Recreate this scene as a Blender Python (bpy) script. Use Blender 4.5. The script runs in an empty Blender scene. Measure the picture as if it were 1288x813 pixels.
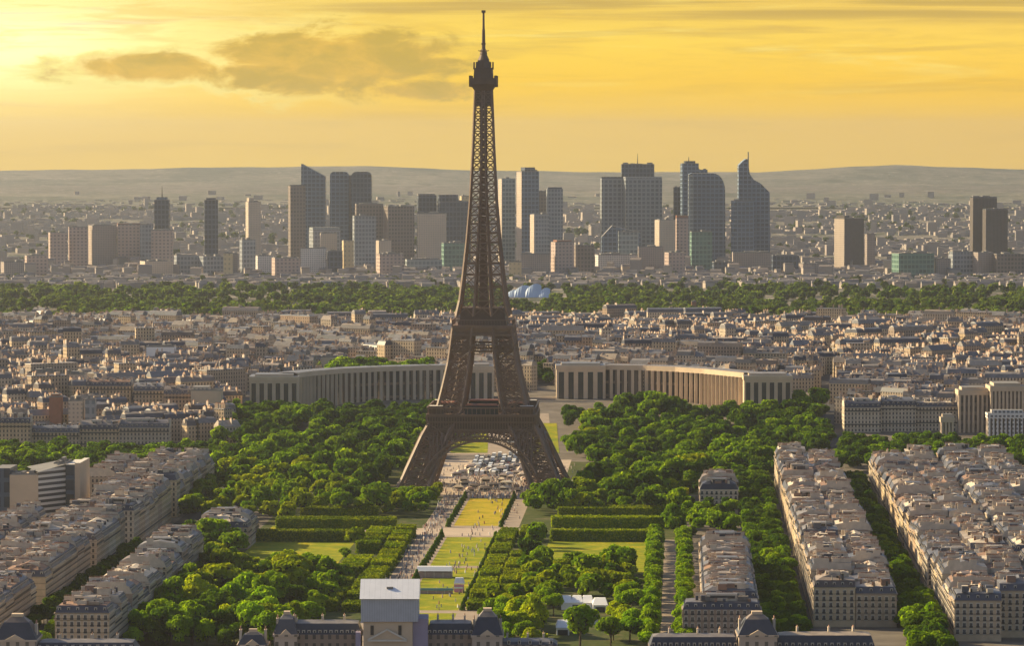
import bpy, math, random
import numpy as np
from mathutils import Vector, Matrix
random.seed(7); RNG = np.random.default_rng(7)
S = bpy.context.scene
R = math.radians

# ------------------------------------------------------------------ camera, sky, sun, exposure
F, HCAM, PITCH = 5050.0, 235.0, math.atan(230.5/5050)
cd = bpy.data.cameras.new('camera'); cam = bpy.data.objects.new('camera', cd); S.collection.objects.link(cam)
cd.sensor_width = 36; cd.lens = 36*F/1288; cd.clip_start = 5; cd.clip_end = 80000
cam.location = (0, 0, HCAM); cam.rotation_euler = (math.pi/2-PITCH, 0, 0)
S.camera = cam
SUN_AZ, SUN_EL = R(-66), R(26)

S.view_settings.view_transform = 'Standard'; S.view_settings.look = 'None'
S.view_settings.exposure = 0.92; S.view_settings.gamma = 1
S.cycles.use_denoising = True
S.cycles.max_bounces = 5; S.cycles.diffuse_bounces = 2; S.cycles.glossy_bounces = 2
S.cycles.transmission_bounces = 3; S.cycles.transparent_max_bounces = 8; S.cycles.volume_bounces = 0
S.cycles.use_adaptive_sampling = True

sl = bpy.data.lights.new('sun', 'SUN'); so = bpy.data.objects.new('sun', sl); S.collection.objects.link(so)
sl.energy = 5.0; sl.angle = R(0.6); sl.color = (1.0, 0.80, 0.46)
sd = Vector((math.sin(SUN_AZ)*math.cos(SUN_EL), math.cos(SUN_AZ)*math.cos(SUN_EL), math.sin(SUN_EL)))
so.rotation_euler = (-sd).to_track_quat('-Z', 'Y').to_euler(); so.location = (0, 0, 900)

class NT:
    """small helper for building node trees"""
    def __init__(s, tree): s.t = tree; s.n = tree.nodes; s.l = tree.links; s.n.clear()
    def node(s, typ, **kw):
        n = s.n.new(typ)
        for k, v in kw.items(): setattr(n, k, v)
        return n
    def put(s, sock, v):
        if hasattr(v, 'is_output'): s.l.new(v, sock)
        elif v is not None:
            if isinstance(v, (tuple, list)) and len(v) == 3 and sock.type == 'RGBA': v = (*v, 1)
            sock.default_value = v
    def m(s, op, a, b=None, c=None, clamp=False):
        n = s.node('ShaderNodeMath', operation=op, use_clamp=clamp)
        s.put(n.inputs[0], a)
        if b is not None: s.put(n.inputs[1], b)
        if c is not None: s.put(n.inputs[2], c)
        return n.outputs[0]
    def mix(s, f, a, b, blend='MIX'):
        n = s.node('ShaderNodeMix', data_type='RGBA', blend_type=blend)
        s.put(n.inputs[0], f); s.put(n.inputs[6], a); s.put(n.inputs[7], b)
        return n.outputs[2]
    def ramp(s, f, stops):
        n = s.node('ShaderNodeValToRGB'); cr = n.color_ramp
        while len(cr.elements) > 1: cr.elements.remove(cr.elements[-1])
        cr.elements[0].position = stops[0][0]; cr.elements[0].color = (*stops[0][1], 1)
        for p, c in stops[1:]:
            e = cr.elements.new(p); e.color = (*c, 1)
        s.put(n.inputs[0], f); return n.outputs[0]
    def step(s, x, lo, hi):
        n = s.node('ShaderNodeMapRange', interpolation_type='SMOOTHSTEP')
        s.put(n.inputs[0], x); n.inputs[1].default_value = lo; n.inputs[2].default_value = hi
        n.inputs[3].default_value = 0; n.inputs[4].default_value = 1
        return n.outputs[0]
    def noise(s, vec, scale, detail=4, rough=.55, dist=0.0):
        n = s.node('ShaderNodeTexNoise'); s.put(n.inputs['Vector'], vec)
        n.inputs['Scale'].default_value = scale; n.inputs['Detail'].default_value = detail
        n.inputs['Roughness'].default_value = rough; n.inputs['Distortion'].default_value = dist
        return n.outputs['Fac']
    def xyz(s, a, b, c):
        n = s.node('ShaderNodeCombineXYZ')
        for i, v in enumerate((a, b, c)): s.put(n.inputs[i], v)
        return n.outputs[0]

def lin(r, g, b):
    f = lambda c: c/12.92 if c <= .04045 else ((c+.055)/1.055)**2.4
    return (f(r/255), f(g/255), f(b/255))

w = bpy.data.worlds.new('World'); S.world = w; w.use_nodes = True
t = NT(w.node_tree)
sky = t.node('ShaderNodeTexSky', sky_type='NISHITA'); sky.sun_disc = False
sky.sun_elevation = SUN_EL; sky.sun_rotation = SUN_AZ; sky.altitude = 200; sky.dust_density = 3.0; sky.air_density = 1.2
tc = t.node('ShaderNodeTexCoord'); sp = t.node('ShaderNodeSeparateXYZ'); t.l.new(tc.outputs['Generated'], sp.inputs[0])
dx, dy, dz = sp.outputs
yy = t.m('MAXIMUM', dy, .05)
u = t.m('DIVIDE', dx, yy); v = t.m('DIVIDE', dz, yy)
SKYS = .1
gold = t.ramp(t.m('MULTIPLY_ADD', v, 20, .2), [
    (.04, lin(255, 214, 84)), (.30, lin(255, 211, 70)), (.50, lin(255, 212, 70)), (.70, lin(255, 221, 98)), (.9, lin(240, 208, 112)), (1., lin(226, 202, 130))])
# a little redder to the right
gold = t.mix(t.step(u, -.02, .14), gold, t.mix(1.0, gold, (1.0, .965, 1.08), 'MULTIPLY'))
# brightness round the hidden sun beyond the left edge
def ell(cu, cv, ru, rv):
    a = t.m('POWER', t.m('DIVIDE', t.m('SUBTRACT', u, cu), ru), 2); b = t.m('POWER', t.m('DIVIDE', t.m('SUBTRACT', v, cv), rv), 2)
    return t.m('SQRT', t.m('ADD', a, b))
glow = t.m('POWER', 2.718, t.m('MULTIPLY', t.m('POWER', ell(-.137, .024, .060, .0150), 2), -1))
gold = t.mix(glow, gold, (1.42, 1.30, .88))
# streaky high cloud
vec = t.xyz(t.m('MULTIPLY', u, 16), t.m('MULTIPLY', v, 190), 3.1)
n1 = t.noise(vec, 1.0, 6, .55, .6)
hi = t.step(v, .004, .03)
gold = t.mix(t.m('MULTIPLY', t.step(n1, .52, .70), t.m('MULTIPLY_ADD', hi, .7, .4)), gold, t.mix(1.0, gold, (.80, .80, 1.05), 'MULTIPLY'))
n2 = t.noise(t.xyz(t.m('MULTIPLY', u, 9), t.m('MULTIPLY', v, 150), 9.7), 1.0, 6, .6, .8)
gold = t.mix(t.m('MULTIPLY', t.step(n2, .55, .72), hi), gold, lin(255, 240, 160))
n5 = t.noise(t.xyz(t.m('MULTIPLY', u, 38), t.m('MULTIPLY', v, 420), 2.2), 1.0, 7, .62, .5)
gold = t.mix(t.m('MULTIPLY', t.step(n5, .44, .66), t.m('MULTIPLY_ADD', hi, .26, .10)), gold, lin(222, 184, 92))
# dark streaks along the very top
n3 = t.noise(t.xyz(t.m('MULTIPLY', u, 7), t.m('MULTIPLY', v, 330), 5.5), 1.0, 5, .55, .4)
gold = t.mix(t.m('MULTIPLY', t.m('MULTIPLY', t.step(n3, .47, .62), t.step(v, .0275, .032)), t.step(u, -.09, .0)), gold, lin(205, 176, 104))
# the long grey cloud left of the tower with a bright edge
n4 = t.noise(t.xyz(t.m('MULTIPLY', u, 70), t.m('MULTIPLY', v, 170), 1.3), 1.0, 9, .62, .35)
n4s = t.m('MULTIPLY', t.m('SUBTRACT', n4, .5), 2.0)
e1 = t.m('ADD', ell(-.046, .0197, .038, .0088), n4s)
e2 = t.m('ADD', ell(-.090, .0180, .026, .0046), n4s)
e3 = t.m('ADD', ell(-.022, .0122, .022, .0034), n4s)
ee = t.m('MINIMUM', e1, t.m('MINIMUM', e2, t.m('ADD', e3, .2)))
rim = t.m('SUBTRACT', t.step(ee, 1.35, 1.0), t.step(ee, 1.0, .75))
gold = t.mix(t.m('MULTIPLY', rim, t.step(u, -.02, -.10)), gold, lin(255, 244, 170))
cl = t.mix(t.step(n4, .35, .68), lin(196, 170, 88), lin(232, 190, 92))
gold = t.mix(t.m('MULTIPLY', t.step(ee, 1.1, .62), .92), gold, cl)
gold = t.mix(1.0, gold, (.575/SKYS, .545/SKYS, .39/SKYS), 'MULTIPLY')
fac = t.m('MULTIPLY', t.step(dz, .08, .04), t.step(dy, -.1, .75))
col = t.mix(fac, t.mix(1.0, sky.outputs[0], (.66, .66, .72), 'MULTIPLY'), gold)
bg = t.node('ShaderNodeBackground'); t.l.new(col, bg.inputs[0]); bg.inputs[1].default_value = SKYS
wo = t.node('ShaderNodeOutputWorld'); t.l.new(bg.outputs[0], wo.inputs[0])

# ------------------------------------------------------------------ projection and terrain helpers
CT, ST = math.cos(PITCH), math.sin(PITCH)
def ray(px, py):
    a, b = (px-644)/F, (406.5-py)/F
    return Vector((a, CT+ST*b, -ST+CT*b))
def P(px, py, z=0.0):
    """world point at height z seen at photo pixel"""
    d = ray(px, py); k = (z-HCAM)/d.z
    return Vector((d.x*k, d.y*k, z))
def Xat(px, Y, z=20): return (px-644)/F*(Y*CT+(HCAM-z)*ST)
def Zat(py, Y):
    b = (406.5-py)/F
    return HCAM+Y*(-ST+CT*b)/(CT+ST*b)
_gy = [-500, 2950, 3060, 3300, 3600, 4900, 6000, 6500, 7000, 7600, 9000, 12000, 15000, 19000, 24000]
_gz = [0, 0, 1, 19, 23, 18, 11, 5, -2, -9, -8, 8, 26, 30, 30]
def gz(Y): return float(np.interp(Y, _gy, _gz))

# the park's own frame: origin under the tower, s away from the camera, t to the right
TX, TY, PHI = -19.0, 2686.0, math.atan(.042)
AX, AY = math.sin(PHI), math.cos(PHI)
def PF(s, t, z=0.0): return Vector((TX+s*AX+t*AY, TY+s*AY-t*AX, z))

# ------------------------------------------------------------------ object helpers
COL = S.collection
def tag(o, label=None, cat=None, group=None, kind=None):
    if label: o['label'] = label
    if cat: o['category'] = cat
    if group: o['group'] = group
    if kind: o['kind'] = kind
    return o
def empty(name, loc=(0, 0, 0), rz=0.0, label=None, cat=None, group=None):
    o = bpy.data.objects.new(name, None); COL.objects.link(o); o.location = loc; o.rotation_euler = (0, 0, rz)
    o.empty_display_size = 2
    return tag(o, label, cat, group)
def inst(name, mesh, parent=None, loc=(0, 0, 0), rz=0.0, sc=(1, 1, 1)):
    o = bpy.data.objects.new(name, mesh); COL.objects.link(o); o.parent = parent
    o.location = loc; o.rotation_euler = (0, 0, rz); o.scale = sc
    return o
class MB:
    def __init__(s): s.v = []; s.f = []; s.mi = []
    def face(s, pts, m=0):
        b = len(s.v); s.v += [tuple(p) for p in pts]; s.f.append(tuple(range(b, b+len(pts)))); s.mi.append(m)
    def box(s, x0, x1, y0, y1, z0, z1, m=0, mt=None, bottom=False):
        b = len(s.v)
        s.v += [(x0, y0, z0), (x1, y0, z0), (x1, y1, z0), (x0, y1, z0), (x0, y0, z1), (x1, y0, z1), (x1, y1, z1), (x0, y1, z1)]
        s.f += [(b, b+1, b+5, b+4), (b+1, b+2, b+6, b+5), (b+2, b+3, b+7, b+6), (b+3, b, b+4, b+7), (b+4, b+5, b+6, b+7)]
        s.mi += [m]*4+[m if mt is None else mt]
        if bottom: s.f.append((b+3, b+2, b+1, b)); s.mi.append(m)
    def frus(s, x0, x1, y0, y1, z0, z1, ix, iy, m=0, mt=None):
        b = len(s.v)
        s.v += [(x0, y0, z0), (x1, y0, z0), (x1, y1, z0), (x0, y1, z0), (x0+ix, y0+iy, z1), (x1-ix, y0+iy, z1), (x1-ix, y1-iy, z1), (x0+ix, y1-iy, z1)]
        s.f += [(b, b+1, b+5, b+4), (b+1, b+2, b+6, b+5), (b+2, b+3, b+7, b+6), (b+3, b, b+4, b+7), (b+4, b+5, b+6, b+7)]
        s.mi += [m]*4+[m if mt is None else mt]
    def beam(s, p, q, w, m=0):
        p = Vector(p); q = Vector(q); d = q-p
        if d.length < 1e-6: return
        d.normalize(); a = d.cross(Vector((0, 0, 1)))
        if a.length < 1e-3: a = Vector((1, 0, 0))
        a.normalize(); c = d.cross(a); a = a*w/2; c = c*w/2; b = len(s.v)
        for o in (p, q):
            for k in (a+c, a-c, -a-c, -a+c): s.v.append(tuple(o+k))
        s.f += [(b, b+1, b+5, b+4), (b+1, b+2, b+6, b+5), (b+2, b+3, b+7, b+6), (b+3, b, b+4, b+7), (b, b+3, b+2, b+1), (b+4, b+5, b+6, b+7)]
        s.mi += [m]*6
    def prism(s, poly, z0, z1, m=0, mt=None):
        n = len(poly)
        for i in range(n):
            a, b = poly[i], poly[(i+1) % n]
            s.face([(*a, z0), (*b, z0), (*b, z1), (*a, z1)], m)
        s.face([(*p, z1) for p in poly], m if mt is None else mt)
    def cyl(s, cx, cy, z0, z1, r0, r1, n=10, m=0, cap=True):
        P0 = [(cx+r0*math.cos(2*math.pi*i/n), cy+r0*math.sin(2*math.pi*i/n), z0) for i in range(n)]
        P1 = [(cx+r1*math.cos(2*math.pi*i/n), cy+r1*math.sin(2*math.pi*i/n), z1) for i in range(n)]
        for i in range(n): j = (i+1) % n; s.face([P0[i], P0[j], P1[j], P1[i]], m)
        if cap: s.face(P1, m)
    def mesh(s, name, mats):
        me = bpy.data.meshes.new(name); me.from_pydata(s.v, [], s.f)
        for k in mats: me.materials.append(k)
        if len(mats) > 1: me.polygons.foreach_set('material_index', s.mi)
        me.update(); return me
    def build(s, name, mats, parent=None, loc=(0, 0, 0), rz=0.0):
        if not isinstance(mats, (list, tuple)): mats = [mats]
        return inst(name, s.mesh(name, mats), parent, loc, rz)
def np_mesh(name, V, Fq, mats, mi=None):
    """V (n,3), Fq (k,4) quads -> mesh, fast"""
    me = bpy.data.meshes.new(name); k = Fq.shape[1]
    me.vertices.add(len(V)); me.vertices.foreach_set('co', V.astype(np.float32).ravel())
    me.loops.add(Fq.size); me.loops.foreach_set('vertex_index', Fq.astype(np.int32).ravel())
    me.polygons.add(len(Fq)); me.polygons.foreach_set('loop_start', np.arange(0, Fq.size, k, dtype=np.int32))
    me.polygons.foreach_set('loop_total', np.full(len(Fq), k, dtype=np.int32))
    for m in mats: me.materials.append(m)
    if mi is not None: me.polygons.foreach_set('material_index', mi.astype(np.int32))
    me.polygons.foreach_set('use_smooth', np.zeros(len(Fq), dtype=bool)); me.update(calc_edges=True); return me
ORD = ['first', 'second', 'third', 'fourth', 'fifth', 'sixth', 'seventh', 'eighth', 'ninth', 'tenth', 'eleventh', 'twelfth', 'thirteenth',
       'fourteenth', 'fifteenth', 'sixteenth', 'seventeenth', 'eighteenth', 'nineteenth']
TENS = {2: 'twent', 3: 'thirt', 4: 'fort', 5: 'fift', 6: 'sixt', 7: 'sevent', 8: 'eight', 9: 'ninet'}
def nth(i):
    if i < 19: return ORD[i]
    n = i+1
    if n >= 100: return 'hundredth' if n == 100 else 'hundred-and-'+nth(n-101)
    q, r = divmod(n, 10); b = TENS[q]
    return b+'ieth' if r == 0 else b+'y-'+ORD[r-1]

# ------------------------------------------------------------------ materials
MATS = {}
def mat(name, fn):
    if name not in MATS:
        m = bpy.data.materials.new(name); m.use_nodes = True; tt = NT(m.node_tree)
        out = tt.node('ShaderNodeOutputMaterial'); sh = fn(tt); tt.l.new(sh, out.inputs[0]); MATS[name] = m
    return MATS[name]
def bsdf(t, col, rough=.8, spec=.2, metal=0.0):
    b = t.node('ShaderNodeBsdfPrincipled'); t.put(b.inputs['Base Color'], col); t.put(b.inputs['Roughness'], rough)
    b.inputs['Specular IOR Level'].default_value = spec; b.inputs['Metallic'].default_value = metal
    return b.outputs[0]
def pos(t): return t.node('ShaderNodeNewGeometry').outputs['Position']
def rnd_obj(t): return t.node('ShaderNodeObjectInfo').outputs['Random']
def rnd_isl(t): return t.node('ShaderNodeNewGeometry').outputs['Random Per Island']
def wall_uv(t):
    """metres along a vertical wall and height, for any wall direction"""
    g = t.node('ShaderNodeNewGeometry')
    cr = t.node('ShaderNodeVectorMath', operation='CROSS_PRODUCT'); t.l.new(g.outputs['True Normal'], cr.inputs[0]); cr.inputs[1].default_value = (0, 0, 1)
    dt = t.node('ShaderNodeVectorMath', operation='DOT_PRODUCT'); t.l.new(g.outputs['Position'], dt.inputs[0]); t.l.new(cr.outputs[0], dt.inputs[1])
    s = t.node('ShaderNodeSeparateXYZ'); t.l.new(g.outputs['Position'], s.inputs[0])
    sn = t.node('ShaderNodeSeparateXYZ'); t.l.new(g.outputs['True Normal'], sn.inputs[0])
    vert = t.m('LESS_THAN', t.m('ABSOLUTE', sn.outputs[2]), .3)
    return dt.outputs['Value'], s.outputs[2], vert
def band(t, x, per, lo, hi):
    f = t.m('FRACT', t.m('DIVIDE', x, per))
    return t.m('MULTIPLY', t.m('GREATER_THAN', f, lo), t.m('LESS_THAN', f, hi))
def plain(name, c, rough=.8, var=.25, scale=.3, spec=.2, metal=0.0):
    def fn(t):
        n = t.noise(pos(t), scale, 4)
        k = t.m('MULTIPLY_ADD', n, 2*var, 1-var)
        return bsdf(t, t.mix(1.0, c, t.xyz(k, k, k), 'MULTIPLY'), rough, spec, metal)
    return mat(name, fn)
LIME = [(0, (.52, .41, .28)), (.25, (.60, .45, .28)), (.5, (.42, .32, .23)), (.7, (.62, .52, .39)), (.88, (.34, .25, .19)), (1, (.52, .36, .24))]
def limestone(name, windows, island):
    def fn(t):
        r = rnd_isl(t) if island else rnd_obj(t)
        c = t.ramp(r, LIME); n = t.noise(pos(t), .25, 5, .65)
        k = t.m('MULTIPLY_ADD', n, .7, .62); c = t.mix(1.0, c, t.xyz(k, k, k), 'MULTIPLY')
        uu, vv, vert = wall_uv(t)
        # floor bands, balcony lines
        ln = band(t, vv, 3.2, .0, .12)
        c = t.mix(t.m('MULTIPLY', ln, t.m('MULTIPLY', vert, .45)), c, (.13, .11, .10))
        rough = .85
        if windows:
            win = t.m('MULTIPLY', t.m('MULTIPLY', band(t, uu, 2.7, .28, .72), band(t, vv, 3.2, .25, .85)), vert)
            c = t.mix(t.m('MULTIPLY', win, .93), c, (.035, .035, .042)); rough = t.m('MULTIPLY_ADD', win, -.6, .85)
        return bsdf(t, c, rough, .25)
    return mat(name, fn)
def zincmat(name, island, slate):
    def fn(t):
        r = rnd_isl(t) if island else rnd_obj(t)
        st = [(0, (.03, .035, .055)), (.5, (.055, .06, .085)), (.8, (.10, .10, .12)), (1, (.09, .065, .055))] if slate else \
             [(0, (.09, .10, .125)), (.24, (.19, .17, .16)), (.40, (.07, .08, .105)), (.55, (.29, .23, .17)), (.66, (.13, .14, .165)), (.80, (.19, .175, .17)), (.88, (.15, .11, .09)), (1, (.36, .30, .24))]
        c = t.ramp(r, st); n = t.noise(pos(t), .22, 5, .7)
        k = t.m('MULTIPLY_ADD', n, 1.5, .25); c = t.mix(1.0, c, t.xyz(k, k, k), 'MULTIPLY')
        return bsdf(t, c, .5, .35)
    return mat(name, fn)
M_WALLW = limestone('limestone_windows', True, False); M_WALL = limestone('limestone', False, False); M_WALLI = limestone('limestone_far', True, True)
M_ZINC = zincmat('zinc', False, False); M_SLATE = zincmat('slate', False, True); M_ZINCI = zincmat('zinc_far', True, False); M_SLATEI = zincmat('slate_far', True, True)
M_STACK = plain('stack_plaster', (.52, .44, .35), .9, .35, .4)
M_POT = plain('terracotta', (.33, .19, .13), .85, .3, .6)
M_GLASS = plain('dark_glass', (.03, .033, .04), .2, .3, .4, .5)
M_TRIM = plain('pale_trim', (.60, .55, .48), .7, .15)
M_RAIL = plain('dark_rail', (.05, .045, .045), .6)
M_BARK = plain('bark', (.09, .065, .045), .9)
def facade(name, c, win=(.04, .045, .055), pu=3.0, pv=3.6, wu=(.12, .88), wv=(.25, .85), k=.85, rough=.35, spec=.5, var=.25, ribs=False):
    def fn(t):
        uu, vv, vert = wall_uv(t)
        n = t.noise(pos(t), .02, 3); kk = t.m('MULTIPLY_ADD', n, 2*var, 1-var)
        cc = t.mix(1.0, c, t.xyz(kk, kk, kk), 'MULTIPLY')
        g = t.m('MULTIPLY', band(t, uu, pu, *wu), vert)
        if not ribs: g = t.m('MULTIPLY', g, band(t, vv, pv, *wv))
        wn = t.node('ShaderNodeTexWhiteNoise', noise_dimensions='2D')
        t.put(wn.inputs['Vector'], t.xyz(t.m('FLOOR', t.m('DIVIDE', uu, pu*2)), t.m('FLOOR', t.m('DIVIDE', vv, pv)), 0))
        wk = t.m('MULTIPLY_ADD', wn.outputs['Value'], .9, .5)
        ww = t.mix(1.0, win, t.xyz(wk, wk, wk), 'MULTIPLY')
        cc = t.mix(t.m('MULTIPLY', g, k), cc, ww)
        return bsdf(t, cc, t.m('MULTIPLY_ADD', g, rough-.7, .7), spec)
    return mat('facade_'+name, fn)
def leafmat(name, cd_, ct_, tr=.5):
    def fn(t):
        g = t.node('ShaderNodeNewGeometry'); r = g.outputs['Random Per Island']
        oi = rnd_obj(t); n = t.noise(g.outputs['Position'], .075, 2)
        k = t.m('ADD', t.m('MULTIPLY_ADD', r, .5, .55), t.m('MULTIPLY_ADD', n, 1.0, -.35))
        k = t.m('MULTIPLY', k, t.m('MULTIPLY_ADD', oi, .5, .75))
        hue = t.mix(t.step(n, .38, .66), (.78, 1.0, .9), (1.12, 1.08, .8))
        hue = t.mix(t.m('MULTIPLY', t.m('FRACT', t.m('MULTIPLY', oi, 7.3)), .6), hue, (1.08, 1.05, .8))
        kk = t.xyz(k, k, k)
        a = t.mix(1.0, t.mix(1.0, cd_, kk, 'MULTIPLY'), hue, 'MULTIPLY'); b = t.mix(1.0, t.mix(1.0, ct_, kk, 'MULTIPLY'), hue, 'MULTIPLY')
        d = t.node('ShaderNodeBsdfDiffuse'); t.l.new(a, d.inputs[0])
        x = t.node('ShaderNodeBsdfTranslucent'); t.l.new(b, x.inputs[0])
        mx = t.node('ShaderNodeMixShader'); mx.inputs[0].default_value = tr; t.l.new(d.outputs[0], mx.inputs[1]); t.l.new(x.outputs[0], mx.inputs[2])
        return mx.outputs[0]
    return mat(name, fn)
M_LEAF = leafmat('leaves', (.165, .26, .006), (.38, .54, .004), .42)
M_LEAFY = leafmat('yellow_leaves', (.25, .29, .005), (.50, .56, .004), .42)
M_LEAFD = leafmat('dark_leaves', (.065, .12, .008), (.15, .24, .006), .42)
M_HEDGE = leafmat('hedge_leaves', (.19, .23, .006), (.32, .37, .004), .35)
M_FARL = leafmat('far_leaves', (.12, .17, .03), (.24, .31, .03), .42)
M_FARD = leafmat('far_dark_leaves', (.07, .10, .025), (.13, .17, .02), .42)
M_CORE = plain('crown_shade_core', (.016, .03, .005), .95, .3, .2)  # solid crown cores, inner shade put into a near-black colour

# ------------------------------------------------------------------ the setting: ground, hills, lawns, paths
def grid_sheet(name, xs, ys, zf, m, kind='structure'):
    V = np.array([(x, y, zf(x, y)) for y in ys for x in xs]); nx = len(xs)
    Fq = np.array([(j*nx+i, j*nx+i+1, (j+1)*nx+i+1, (j+1)*nx+i) for j in range(len(ys)-1) for i in range(nx-1)])
    o = inst(name, np_mesh(name, V, Fq, [m])); o['kind'] = kind; return o
def ground_fn(t):
    p = pos(t); s = t.node('ShaderNodeSeparateXYZ'); t.l.new(p, s.inputs[0])
    n = t.noise(p, .05, 5, .6); near = t.ramp(n, [(.3, (.10, .085, .07)), (.6, (.17, .145, .12)), (.75, (.22, .19, .155))])
    n2 = t.noise(p, .004, 6, .65); far = t.ramp(n2, [(.36, (.05, .065, .035)), (.5, (.13, .115, .09)), (.62, (.20, .17, .14)), (.7, (.07, .08, .045))])
    n3 = t.noise(p, .03, 3, .7); n4_ = t.noise(p, .012, 4, .6); far = t.mix(t.m('MULTIPLY', t.step(n4_, .50, .58), .8), far, (.035, .05, .03)); far = t.mix(t.step(n3, .56, .63), far, (.36, .31, .27))
    return bsdf(t, t.mix(t.step(s.outputs[1], 4800, 5600), near, far), .95, .1)
grid_sheet('ground', [-6000, -3000, -1000, -400, 0, 400, 1000, 3000, 6000], [-400, 800, 1500, 2000, 2500]+list(range(2900, 3700, 40))+list(range(3800, 7800, 200))+list(range(8000, 24001, 1000)),
           lambda x, y: gz(y), mat('ground', ground_fn))
def hillf(name, Y, pts, depth, m, wob=6):
    """a ridge at distance Y through photo rows pts=[(px,row)...], sloping to the plain on both sides"""
    xs = np.linspace(-700, 1990, 110); cr = []
    rows = np.interp(xs, [a for a, b in pts], [b for a, b in pts])
    V = []; prof = [(-1.0, -.05), (-.75, .18), (-.5, .48), (-.25, .80), (0, 1.0), (.4, .7), (1.0, -.05)]
    for (k, h) in prof:
        for px, rw in zip(xs, rows):
            X = Xat(px, Y, 60); z = Zat(rw, Y)+wob*(math.sin(px*.031)+.6*math.sin(px*.083+1))*.5
            b = gz(Y)-4
            V.append((X*(1+k*depth/Y), Y+k*depth, b+(z-b)*h))
    nx = len(xs); Fq = np.array([(j*nx+i, j*nx+i+1, (j+1)*nx+i+1, (j+1)*nx+i) for j in range(len(prof)-1) for i in range(nx-1)])
    me = np_mesh(name, np.array(V), Fq, [m]); me.polygons.foreach_set('use_smooth', [True]*len(Fq))
    o = inst(name, me); o['kind'] = 'structure'; return o
def hillmat(t):
    p = pos(t); n = t.noise(p, .0012, 6, .6); n2 = t.noise(p, .012, 4, .6)
    c = t.ramp(n, [(.35, (.07, .085, .06)), (.5, (.14, .135, .10)), (.62, (.20, .18, .14)), (.7, (.09, .10, .07))])
    n3 = t.noise(p, .03, 3, .7); n4_ = t.noise(p, .004, 4, .6)
    c = t.mix(t.m('MULTIPLY', t.step(n2, .50, .60), .8), c, (.035, .05, .03)); c = t.mix(t.m('MULTIPLY', t.step(n3, .56, .64), t.step(n4_, .42, .55)), c, (.38, .33, .28))
    return bsdf(t, c, .95, .1)
M_HILL = mat('hills', hillmat)
hillf('distant_hills', 20000, [(-700, 216), (0, 215), (260, 211), (400, 209), (500, 210), (620, 215), (860, 217), (960, 216), (1060, 211), (1130, 207), (1220, 211), (1290, 214), (1990, 216)], 2200, M_HILL, 4)
hillf('wooded_hills', 14500, [(-700, 245), (0, 245), (330, 245), (560, 246), (700, 241), (850, 241), (1000, 246), (1290, 243), (1990, 244)], 1600, M_HILL, 4)

def sheet(name, s0, s1, t0, t1, z, m, kind='structure'):
    mb = MB(); mb.face([PF(s0, t0, z), PF(s0, t1, z), PF(s1, t1, z), PF(s1, t0, z)]); o = mb.build(name, m); o['kind'] = kind; return o
def grassmat(name, a, b, dry):
    def fn(t):
        p = pos(t); n = t.noise(p, .07, 6, .72); n2 = t.noise(p, .5, 4, .65)
        c = t.ramp(n, [(.32, a), (.52, b), (.64, dry)]); k = t.m('MULTIPLY_ADD', n2, .8, .6)
        return bsdf(t, t.mix(1.0, c, t.xyz(k, k, k), 'MULTIPLY'), .95, .1)
    return mat(name, fn)
M_GRASS = grassmat('lawn_grass', (.12, .17, .006), (.22, .23, .006), (.36, .29, .012))
M_GRASS2 = grassmat('lawn_worn', (.20, .19, .008), (.38, .29, .012), (.44, .28, .035))
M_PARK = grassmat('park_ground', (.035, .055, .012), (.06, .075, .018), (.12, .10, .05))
M_GRAVEL = plain('gravel', (.30, .235, .18), .95, .35, .12)
M_SAND = plain('pale_gravel', (.42, .33, .25), .95, .3, .12)
M_ASPH = plain('asphalt', (.055, .052, .055), .85, .3, .2)
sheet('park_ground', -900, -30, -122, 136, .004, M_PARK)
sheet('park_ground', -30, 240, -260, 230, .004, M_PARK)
sheet('gravel_path', -900, -40, -24, 34, .010, M_GRAVEL)
sheet('esplanade', -50, 260, -42, 52, .012, M_SAND)
M_SLOPE = M_GRASS
sheet('lawn', -250, -62, -6, 21, .018, M_GRASS2)
sheet('lawn', -480, -320, -6, 21, .018, M_GRASS)
sheet('lawn', -600, -492, -6, 21, .018, M_GRASS)
sheet('lawn', -690, -602, -6, 21, .018, M_GRASS)
sheet('lawn', -860, -702, -6, 21, .018, M_GRASS)
sheet('cross_path', -312, -266, -60, 44, .014, M_SAND)
for s0, s1, t0, t1 in ((-535, -255, -116, -58), (-254, -205, -100, -54)):
    sheet('lawn', s0, s1, t0, t1, .018, M_GRASS)
for s0, s1, t0, t1 in ((-515, -262, 55, 116), (-250, -195, 56, 124)):
    sheet('lawn', s0, s1, t0, t1, .018, M_GRASS)
sheet('avenue', -900, 60, 174, 188, .010, M_ASPH); sheet('avenue', -900, 60, 239, 257, .010, M_ASPH)
sheet('avenue', -900, 60, -178, -151, .010, M_ASPH); sheet('park_road', -860, -330, 122.5, 129.5, .012, M_GRAVEL)
# the avenue that climbs away on the right bank
mb = MB(); prev = None
for Y in range(3020, 4300, 40):
    cx = Xat(1046+(Y-3020)*-.004, Y); z = gz(Y)+.05; cur = ((cx-9, Y, z), (cx+9, Y, z))
    if prev: mb.face([prev[0], prev[1], cur[1], cur[0]])
    prev = cur
mb.build('avenue', M_ASPH)['kind'] = 'structure'

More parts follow.
